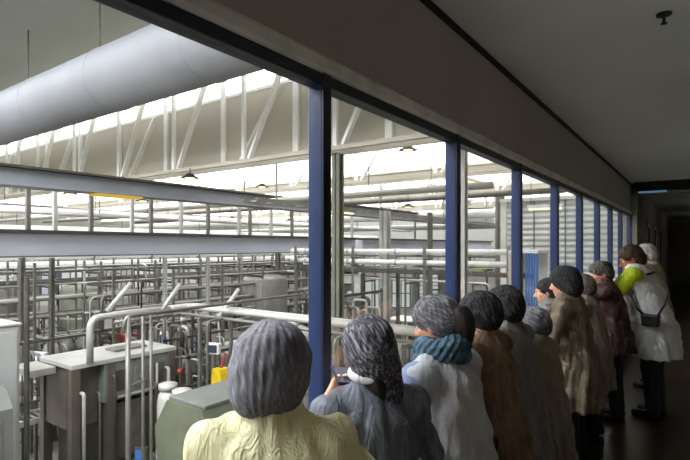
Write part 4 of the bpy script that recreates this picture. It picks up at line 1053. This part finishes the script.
    # hair / hair net
    if hair:
        G = SDF(hc-V(.24,.24,.34)*s, hc+V(.24,.24,.24)*s, .006)
        wob = lambda P: .004*np.sin(P[...,0]*90+P[...,2]*25)*np.cos(P[...,1]*70)
        if hairshape == 'short':
            G.ell(Hd(0,-.018,.034), V(.083,.104,.092)*s, Rm, .02, wob=wob)
            G.ell(Hd(0,-.06,-.02), V(.072,.058,.07)*s, Rm, .03, wob=wob)
        elif hairshape == 'thick':
            G.ell(Hd(0,-.015,.042), V(.090,.108,.094)*s, Rm, .02, wob=wob)
            G.ell(Hd(0,-.055,-.02), V(.084,.068,.085)*s, Rm, .03, wob=wob)
        elif hairshape == 'bun':
            G.ell(Hd(0,-.018,.034), V(.083,.104,.092)*s, Rm, .02, wob=wob)
            G.ell(Hd(0.0,-.135,-.01), V(.06,.06,.085)*s, Rm, .03, wob=wob); G.ell(Hd(0.0,-.115,-.08), V(.045,.05,.06)*s, Rm, .03, wob=wob)
        elif hairshape == 'long':
            G.ell(Hd(0,-.018,.034), V(.083,.104,.092)*s, Rm, .02, wob=wob)
            G.ell(Hd(.02,-.07,-.08), V(.085,.062,.13)*s, Rm, .03, wob=wob)
        G.ell(Hd(0,.105,-.035), V(.072,.075,.088)*s, Rm, .015, cut=True)
        G.mesh('hair', M[hair], t)
    if net:
        G = SDF(hc-V(.26,.26,.36)*s, hc+V(.26,.26,.26)*s, .0055)
        ph = rs.uniform(0, 6, 4)
        def wob2(P):
            az = np.arctan2(P[...,0], P[...,1]+.001)
            return .0022*np.sin(az*26+ph[0]+P[...,2]*14)+.0022*np.sin(P[...,2]*75+az*5+ph[1])*np.cos(az*4+ph[2])+.003*np.sin(P[...,0]*31+ph[3])*np.sin(P[...,2]*27+ph[0])
        for (c0, r0) in netshape or [((0,-.02,.04), (.095,.118,.1)), ((0,-.055,-.02), (.085,.08,.085))]:
            G.ell(Hd(*c0), V(*r0)*s, Rm, .045, wob=wob2)
        G.ell(Hd(0,.125,-.05), V(.075,.072,.085)*s, Rm, .02, cut=True)
        G.mesh('hairnet', net, t)
        # elastic rim
    # trousers and shoes
    T = SDF((-.3,-.25,.0), (.3,.3,.62*H), .01)
    for hp, kn, an in K:
        T.cap(hp, kn, .098*s, .072*s, .03); T.cap(kn, an+V(0,0,.01), .07*s, .058*s, .02)
    T.ell(V(0,0,hipz), V(.165,.12,.12)*s, None, .04)
    T.mesh('trousers', trousers or M['black'], t)
    for hp, kn, an in K:
        B = SDF((an[0]-.09,-.2,-.0), (an[0]+.09,.3,.16), .006)
        B.cap(an+V(0,-.025*s,-.045*H+.04), an+V(0,.03*s,-.045*H+.05), .038*s, .042*s, .02); B.cap(an+V(0,.03*s,-.045*H+.045), an+V(0,.15*s,-.045*H+.036), .043*s, .034*s, .02)
        B.cap(an+V(0,0,.0), an+V(0,0,.03), .045*s, .045*s, .02)
        sl, (a_, b_, c_) = B.region(B.lo, B.lo+B.n*B.h, 0); B.F[sl] = np.maximum(B.F[sl], .006-c_)
        B.mesh('shoe', M[shoe], t)
    # gown
    if gown:
        h = .0095
        lo = V(-.46*wide-.05,-.36,hem*H-.04); G = SDF(lo, (.46*wide+.05,.62,.93*H), h)
        zk = np.array([hem, .42, .52, .62, .72, .765, .80, .838, .862])*H - np.array([0, 0, 0, 0, .4, 1, 1, .7, 0])*dz
        ak = np.array([.158, .150, .138, .120, .122, .120, .100, .058, .048])*H*np.array([hips, hips, 1, 1, 1, 1, 1, 1, 1])*wide
        bk = np.array([.125, .118, .108, .095, .096, .088, .072, .052, .046])*H*np.array([hips, hips, 1, 1, 1, 1, 1, 1, 1])*wide
        sl, (X_, Y_, Z_) = G.region(G.lo, G.lo+G.n*G.h, 0)
        a_ = np.interp(Z_, zk, ak); b_ = np.interp(Z_, zk, bk); cy = np.maximum(Z_-.52*H, 0)*math.tan(L)
        az = np.arctan2(X_, Y_-cy); ph = rs.uniform(0, 6, 6); w_ = np.clip((.80*H-Z_)/(.4*H), .25, 1)
        rg = lambda x: 1-2*np.abs(np.sin(x))**.7
        fold = famp*w_*(.017*rg(az*4+ph[0]+1.6*np.sin(Z_*3+ph[1]))+.013*rg(az*7.5+ph[2]+2*np.sin(Z_*4+ph[3]))+.008*np.sin(az*3+Z_*9+ph[4])) + .004*np.sin(Z_*34+4*np.sin(az*2+ph[5]))*np.sin(az*5+ph[1])
        d = (np.sqrt((X_/a_)**2+((Y_-cy)/b_)**2)-1)*np.minimum(a_, b_)*1.05+fold
        d = np.maximum(d, np.maximum(hem*H+.009*famp*np.sin(az*4+ph[3])-Z_, Z_-.864*H))
        G.F[sl] = np.minimum(G.F[sl], d)
        for (a, e, c, fd) in arms:
            w0 = wide**.6
            G.cap(a+V(0,0,-.012), e, .066*s*w0, .058*s*w0, .05); G.cap(e, c-fd*.02, .057*s*w0, .043*s, .025)
        for q_ in (-1, 1): G.cap(V(q_*.025*H, sp_(.82*H), .812*H-dz*.8), V(q_*sh*1.03, sy, shz-.012), .05*s, .064*s, .04)
        # sleeve wrinkles
        sl, (X_, Y_, Z_) = G.region(G.lo, G.lo+G.n*G.h, 0)
        G.F[sl] += (.005*np.sin(X_*40+Z_*52+ph[0])*np.sin(Y_*48-Z_*25+ph[1])+.004*np.sin(Z_*38+X_*30+ph[2])+.004*np.sin(X_*60+Y_*50+ph[4])).astype(np.float32)
        # open neck
        G.ell(nb+V(0,.014,.06), V(.058,.058,.05)*s, None, .01, cut=True)
        G.mesh('gown', gown_m, t)
    if sleeve:
        for q_, f0, f1, mm, nm, rr in sleeve:
            a, e, c, fd = arms[q_]
            pts = [a+V(0,0,.0), e, c-fd*.02]
            def pt(f): return pts[0]+(pts[1]-pts[0])*f if f <= 1 else pts[1]+(pts[2]-pts[1])*(f-1)
            G = SDF(np.minimum.reduce(pts)-.16, np.maximum.reduce(pts)+.16, .008)
            fs = [f0]+([1.0] if f0 < 1 < f1 else [])+[f1]
            for i in range(len(fs)-1): G.cap(pt(fs[i]), pt(fs[i+1]), rr*s, rr*s*.92, .02)
            sl, (X_, Y_, Z_) = G.region(G.lo, G.lo+G.n*G.h, 0)
            G.F[sl] += (.003*np.sin(Z_*70+X_*30)).astype(np.float32)
            G.mesh(nm, mm, t)
    if extra: extra(t, dict(s=s, H=H, nb=nb, hc=hc, Hd=Hd, arms=arms, Rm=Rm, sp=sp_))
    t['_arms'] = 0; del t['_arms']
    Mw = Matrix.Translation((x, y, 0))@Matrix.Rotation(R(phi), 4, 'Z')
    return t, arms, Mw
# nets and cloths
net1 = net_mat('hairnet_pale_grey', (116, 114, 121), (184, 182, 190), .6, 1, .25)
net2 = net_mat('hairnet_dark_streaked', (64, 62, 70), (200, 198, 208), .6, 1, .8)
net3 = net_mat('hairnet_grey_fine', (98, 96, 100), (190, 188, 192), .7, 1, 1.2)
net4 = net_mat('hairnet_dark', (36, 34, 36), (104, 102, 106), .6, 1, .5)
net5 = net_mat('hairnet_brownish', (88, 78, 72), (150, 142, 136), .6, 1, .3)
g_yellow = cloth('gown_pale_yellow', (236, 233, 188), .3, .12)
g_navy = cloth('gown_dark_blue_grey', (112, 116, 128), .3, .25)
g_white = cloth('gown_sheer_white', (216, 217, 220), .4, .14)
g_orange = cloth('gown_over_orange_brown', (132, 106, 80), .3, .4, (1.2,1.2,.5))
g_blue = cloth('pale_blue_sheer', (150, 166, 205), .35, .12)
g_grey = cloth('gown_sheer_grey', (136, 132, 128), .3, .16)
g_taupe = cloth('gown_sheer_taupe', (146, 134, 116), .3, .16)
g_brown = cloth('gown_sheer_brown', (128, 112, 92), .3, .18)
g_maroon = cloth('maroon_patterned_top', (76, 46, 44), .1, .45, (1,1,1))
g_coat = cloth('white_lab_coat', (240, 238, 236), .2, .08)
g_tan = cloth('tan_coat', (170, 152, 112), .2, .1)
c_scarf = cloth('teal_scarf_knit', (66, 98, 116), .1, .35, (1,1,3))
c_hivis = cloth('hi_vis_yellow', (206, 224, 30), .1, .1)
c_navy = cloth('navy_sleeve', (46, 50, 66), .05, .2)
c_cuff = cloth('white_cuff', (216, 216, 222), .1, .05)
c_jeans = cloth('dark_jeans', (34, 38, 50), .0, .3)
# 1 yellow gown
person(.36, 1.02, 42, 1.535, 'visitor in a pale yellow gown and bulky grey hair net, nearest, back turned', g_yellow, lean=7, hyaw=4, hpitch=-10, wide=1.06, shf=.775, net=net1,
       netshape=[((.0,-.02,.045), (.126,.128,.114)), ((-.012,-.04,-.03), (.124,.108,.10)), ((-.02,-.055,-.085), (.094,.078,.062))], hands=((-.04,.20,1.03), (.2,.22,1.0)), seed=1, vox=.006)
# 2 dark gown, device in hand
def ex2(t, k):
    nb = k['nb']; G = SDF(nb-V(.16,.16,.1), nb+V(.16,.16,.12), .006)
    for j in range(20):
        a = 2*PI*j/20; b = 2*PI*(j+1)/20; f = lambda q: nb+V(.06*math.cos(q), .066*math.sin(q)+.012, .03)
        G.cap(f(a), f(b), .024, .024, .01)
    G.mesh('collar', c_cuff, t)
p2, arms2, M2 = person(.40, 1.52, 52, 1.50, 'visitor in dark blue-grey gown with long dark hair under streaked net, holding a phone', g_navy, lean=7, hyaw=12, hpitch=-6, wide=.84, shf=.78, net=net2,
       netshape=[((0,-.015,.045), (.108,.124,.112)), ((0.0,-.05,-.03), (.098,.09,.1)), ((.04,-.065,-.11), (.075,.06,.11)), ((.055,-.06,-.2), (.06,.05,.08))],
       hair='hair_d', hairshape='long', hands=((-.12,.24,1.13), (.13,.28,1.0)), seed=2, curl=.9, extra=ex2, palm=((.6,-.2,.7), (0,0,-1)), vox=.006)
a, e, c, fd = arms2[0]
hp = M2@Vector(c+fd*.085+V(.012,0,.028))
t = thing('phone', hp, 'thin black phone held out by the dark gowned visitor', 'phone', None, 0, True); t.rotation_euler = (R(14), R(10), R(52))
part(MB().box((-.038, -.075, -.005), (.038, .075, .005), .004), 'phone_case', M['black'], t)
part(MB().box((-.033, -.066, .005), (.033, .066, .0065)), 'phone_screen', M['screen'], t)
# 3 profile visitor with scarf and bun
def ex3(t, k):
    s, nb = k['s'], k['nb']
    G = SDF(nb-V(.2,.2,.16), nb+V(.2,.2,.16), .006)
    for j in range(26):
        a = 2*PI*j/26; b = 2*PI*(j+1)/26
        f = lambda q: nb+V(.082*math.cos(q), .088*math.sin(q)+.012, .012-.018*math.sin(q)+.008*math.sin(3*q))*1.0
        G.cap(f(a), f(b), .043, .043, .01)
        f2 = lambda q: nb+V(.098*math.cos(q), .10*math.sin(q)+.016, -.035-.02*math.sin(q)+.01*math.sin(2*q+1))
        G.cap(f2(a), f2(b), .032, .032, .01)
    sl, (X_, Y_, Z_) = G.region(G.lo, G.lo+G.n*G.h, 0)
    az = np.arctan2(X_-nb[0], Y_-nb[1]); G.F[sl] += (.004*np.sin(az*22+Z_*120)).astype(np.float32)
    G.mesh('scarf', c_scarf, t)
person(.49, 2.06, 78, 1.55, 'visitor in sheer white gown with teal scarf and dark bun, face in profile', g_white, lean=10, hyaw=14, hpitch=-14, wide=.86, shf=.785, net=net3,
       netshape=[((0,-.015,.048), (.096,.122,.1)), ((0,-.06,-.005), (.086,.075,.075))], hair='hair_d', hairshape='bun', hands=((-.19,.33,1.16), (.14,.30,1.0)), seed=3, extra=ex3, vox=.0055, sleeve=[(0, .1, 1.95, g_blue, 'pale_blue_sleeve', .07)],
       palm=((.8,0,.5), (0,0,-1)))
# 4 to 10 the queue along the window
person(.50, 2.53, 84, 1.54, 'visitor with dark netted hair and sheer gown over orange-brown clothes, beside the scarf wearer', g_orange, lean=8, hyaw=10, net=net4, hair=None, seed=4, wide=.86)
person(.50, 2.86, 80, 1.55, 'taller visitor in grey gown and dark net, right behind the orange-brown clothes', g_grey, lean=6, hyaw=5, net=net4, seed=5, wide=.86)
person(.57, 3.20, 80, 1.40, 'shortest visitor, round grey hair net, taupe sheer gown, middle of the queue', g_taupe, lean=6, hyaw=6, hpitch=-18, net=net3, seed=6, wide=.86)
person(.40, 4.60, 84, 1.50, 'visitor with dark fringe leaning close to the glass, face showing beyond the short visitor', g_grey, lean=14, hyaw=28, net=net4, hair='hair_d', hairshape='short', hands=((-.15,.22,.98), (.15,.22,.98)), seed=7,
       netshape=[((0,-.03,.04), (.088,.10,.09)), ((0,-.055,-.02), (.08,.07,.08))])
person(.55, 4.24, 86, 1.62, 'visitor with tall dark rounded net and brown sheer gown, behind the short visitor', g_brown, lean=6, hyaw=-4, net=net4, seed=8,
       netshape=[((0,-.02,.04), (.1,.12,.105)), ((0,-.055,-.04), (.095,.085,.105))])
person(.56, 5.0, 88, 1.52, 'visitor with brownish hair net and crumpled taupe gown, before the one in maroon', g_taupe, lean=8, hyaw=-6, hpitch=-20, net=net5, seed=9, wide=.86)
person(.66, 5.66, 92, 1.64, 'dark haired visitor in maroon patterned top with both hands raised to the face', g_maroon, lean=10, hyaw=20, hpitch=-16, net=net_mat('hairnet_white_front', (70, 64, 60), (190, 186, 180), .7, 1, .2),
       netshape=[((0,.01,.05), (.09,.10,.085)), ((0,-.05,.0), (.085,.075,.08))], hair='hair_d', hairshape='short', hands=((-.08,.24,1.40), (.08,.26,1.38)), palm=((.7,-.6,0), (-.7,-.6,0)), hem=.42, seed=10, curl=1.0, famp=.6)
# 11 man in white coat
def ex11(t, k):
    Hd, s = k['Hd'], k['s']; G = SDF(k['hc']-V(.12,.02,.16), k['hc']+V(.12,.18,.06), .005)
    G.ell(Hd(0,.062,-.082), V(.05,.05,.042)*s, k['Rm'], .01)
    G.ell(Hd(0,.10,-.045), V(.045,.03,.022)*s, k['Rm'], .005, cut=True)
    G.mesh('beard', M['hair_b'], t)
p11, arms11, M11 = person(.97, 5.98, 80, 1.81, 'bearded man in white coat with hi-vis yellow sleeve and black bag, bending over the queue', g_coat, lean=16, hyaw=22, hpitch=-26, hair='hair_b', hairshape='thick', skin='skind',
       hands=((-.16,.60,1.19), (.1,.56,1.2)), palm=((.6,.2,-.6), (-.6,.2,-.6)), hem=.345, wide=1.04, hips=1.0, famp=.45, seed=11, extra=ex11, curl=.9,
       sleeve=[(0, -.02, .8, c_hivis, 'hi_vis_sleeve', .084), (0, .8, 1.72, c_navy, 'dark_sleeve', .066), (0, 1.72, 1.98, c_cuff, 'cuff', .058)], trousers=c_jeans)
# his bag on a strap
def lw(v): return M11@Vector(v)
bag = lw((-.30, -.04, 1.02))
t = thing('shoulder_bag', bag, 'small black camera bag hanging on a strap at the side of the white coated man', 'bag', None, R(80), True)
part(MB().box((-.04, -.075, -.055), (.04, .075, .055), .015), 'bag_body', M['black'], t)
part(MB().box((-.044, -.078, .02), (.044, .078, .06), .012), 'bag_flap', M['black'], t)
pts = [Vector((.0,-.06,.05)), Vector((.0,-.12,.17)), Vector((.04,-.14,.30)), Vector((.14,-.09,.42)), Vector((.22,-.0,.475)), Vector((.2,.08,.44)), Vector((.1,.17,.33)), Vector((.03,.17,.22)), Vector((0,.12,.11)), Vector((0,.06,.05))]
sb = MB(); sb.tube(pts, .011, 8); part(sb, 'strap', M['black'], t, True)
# 12 last person
def ex12(t, k):
    nb = k['nb']; G = SDF(nb-V(.16,.16,.1), nb+V(.16,.16,.1), .007)
    for j in range(16):
        a = 2*PI*j/16; b = 2*PI*(j+1)/16; f = lambda q: nb+V(.075*math.cos(q), .078*math.sin(q)+.01, .01)
        G.cap(f(a), f(b), .035, .035, .01)
    G.mesh('collar', c_cuff, t)
person(.88, 7.15, 74, 1.83, 'white haired person in a tan coat with white collar, last in the queue', g_tan, lean=5, hyaw=18, hpitch=-10, hair='hair_w', hairshape='short', skin='skind', hem=.3, seed=12, extra=ex12, wide=1.0, famp=.6)
# ------------------------------------------------------------------ world
w = bpy.data.worlds.new('world'); SC.world = w; w.use_nodes = True; nt = w.node_tree; nt.nodes.clear()
o = nt.nodes.new('ShaderNodeOutputWorld'); b = nt.nodes.new('ShaderNodeBackground'); b.inputs[0].default_value = (.8,.85,.9,1); b.inputs[1].default_value = .3
nt.links.new(b.outputs[0], o.inputs[0])
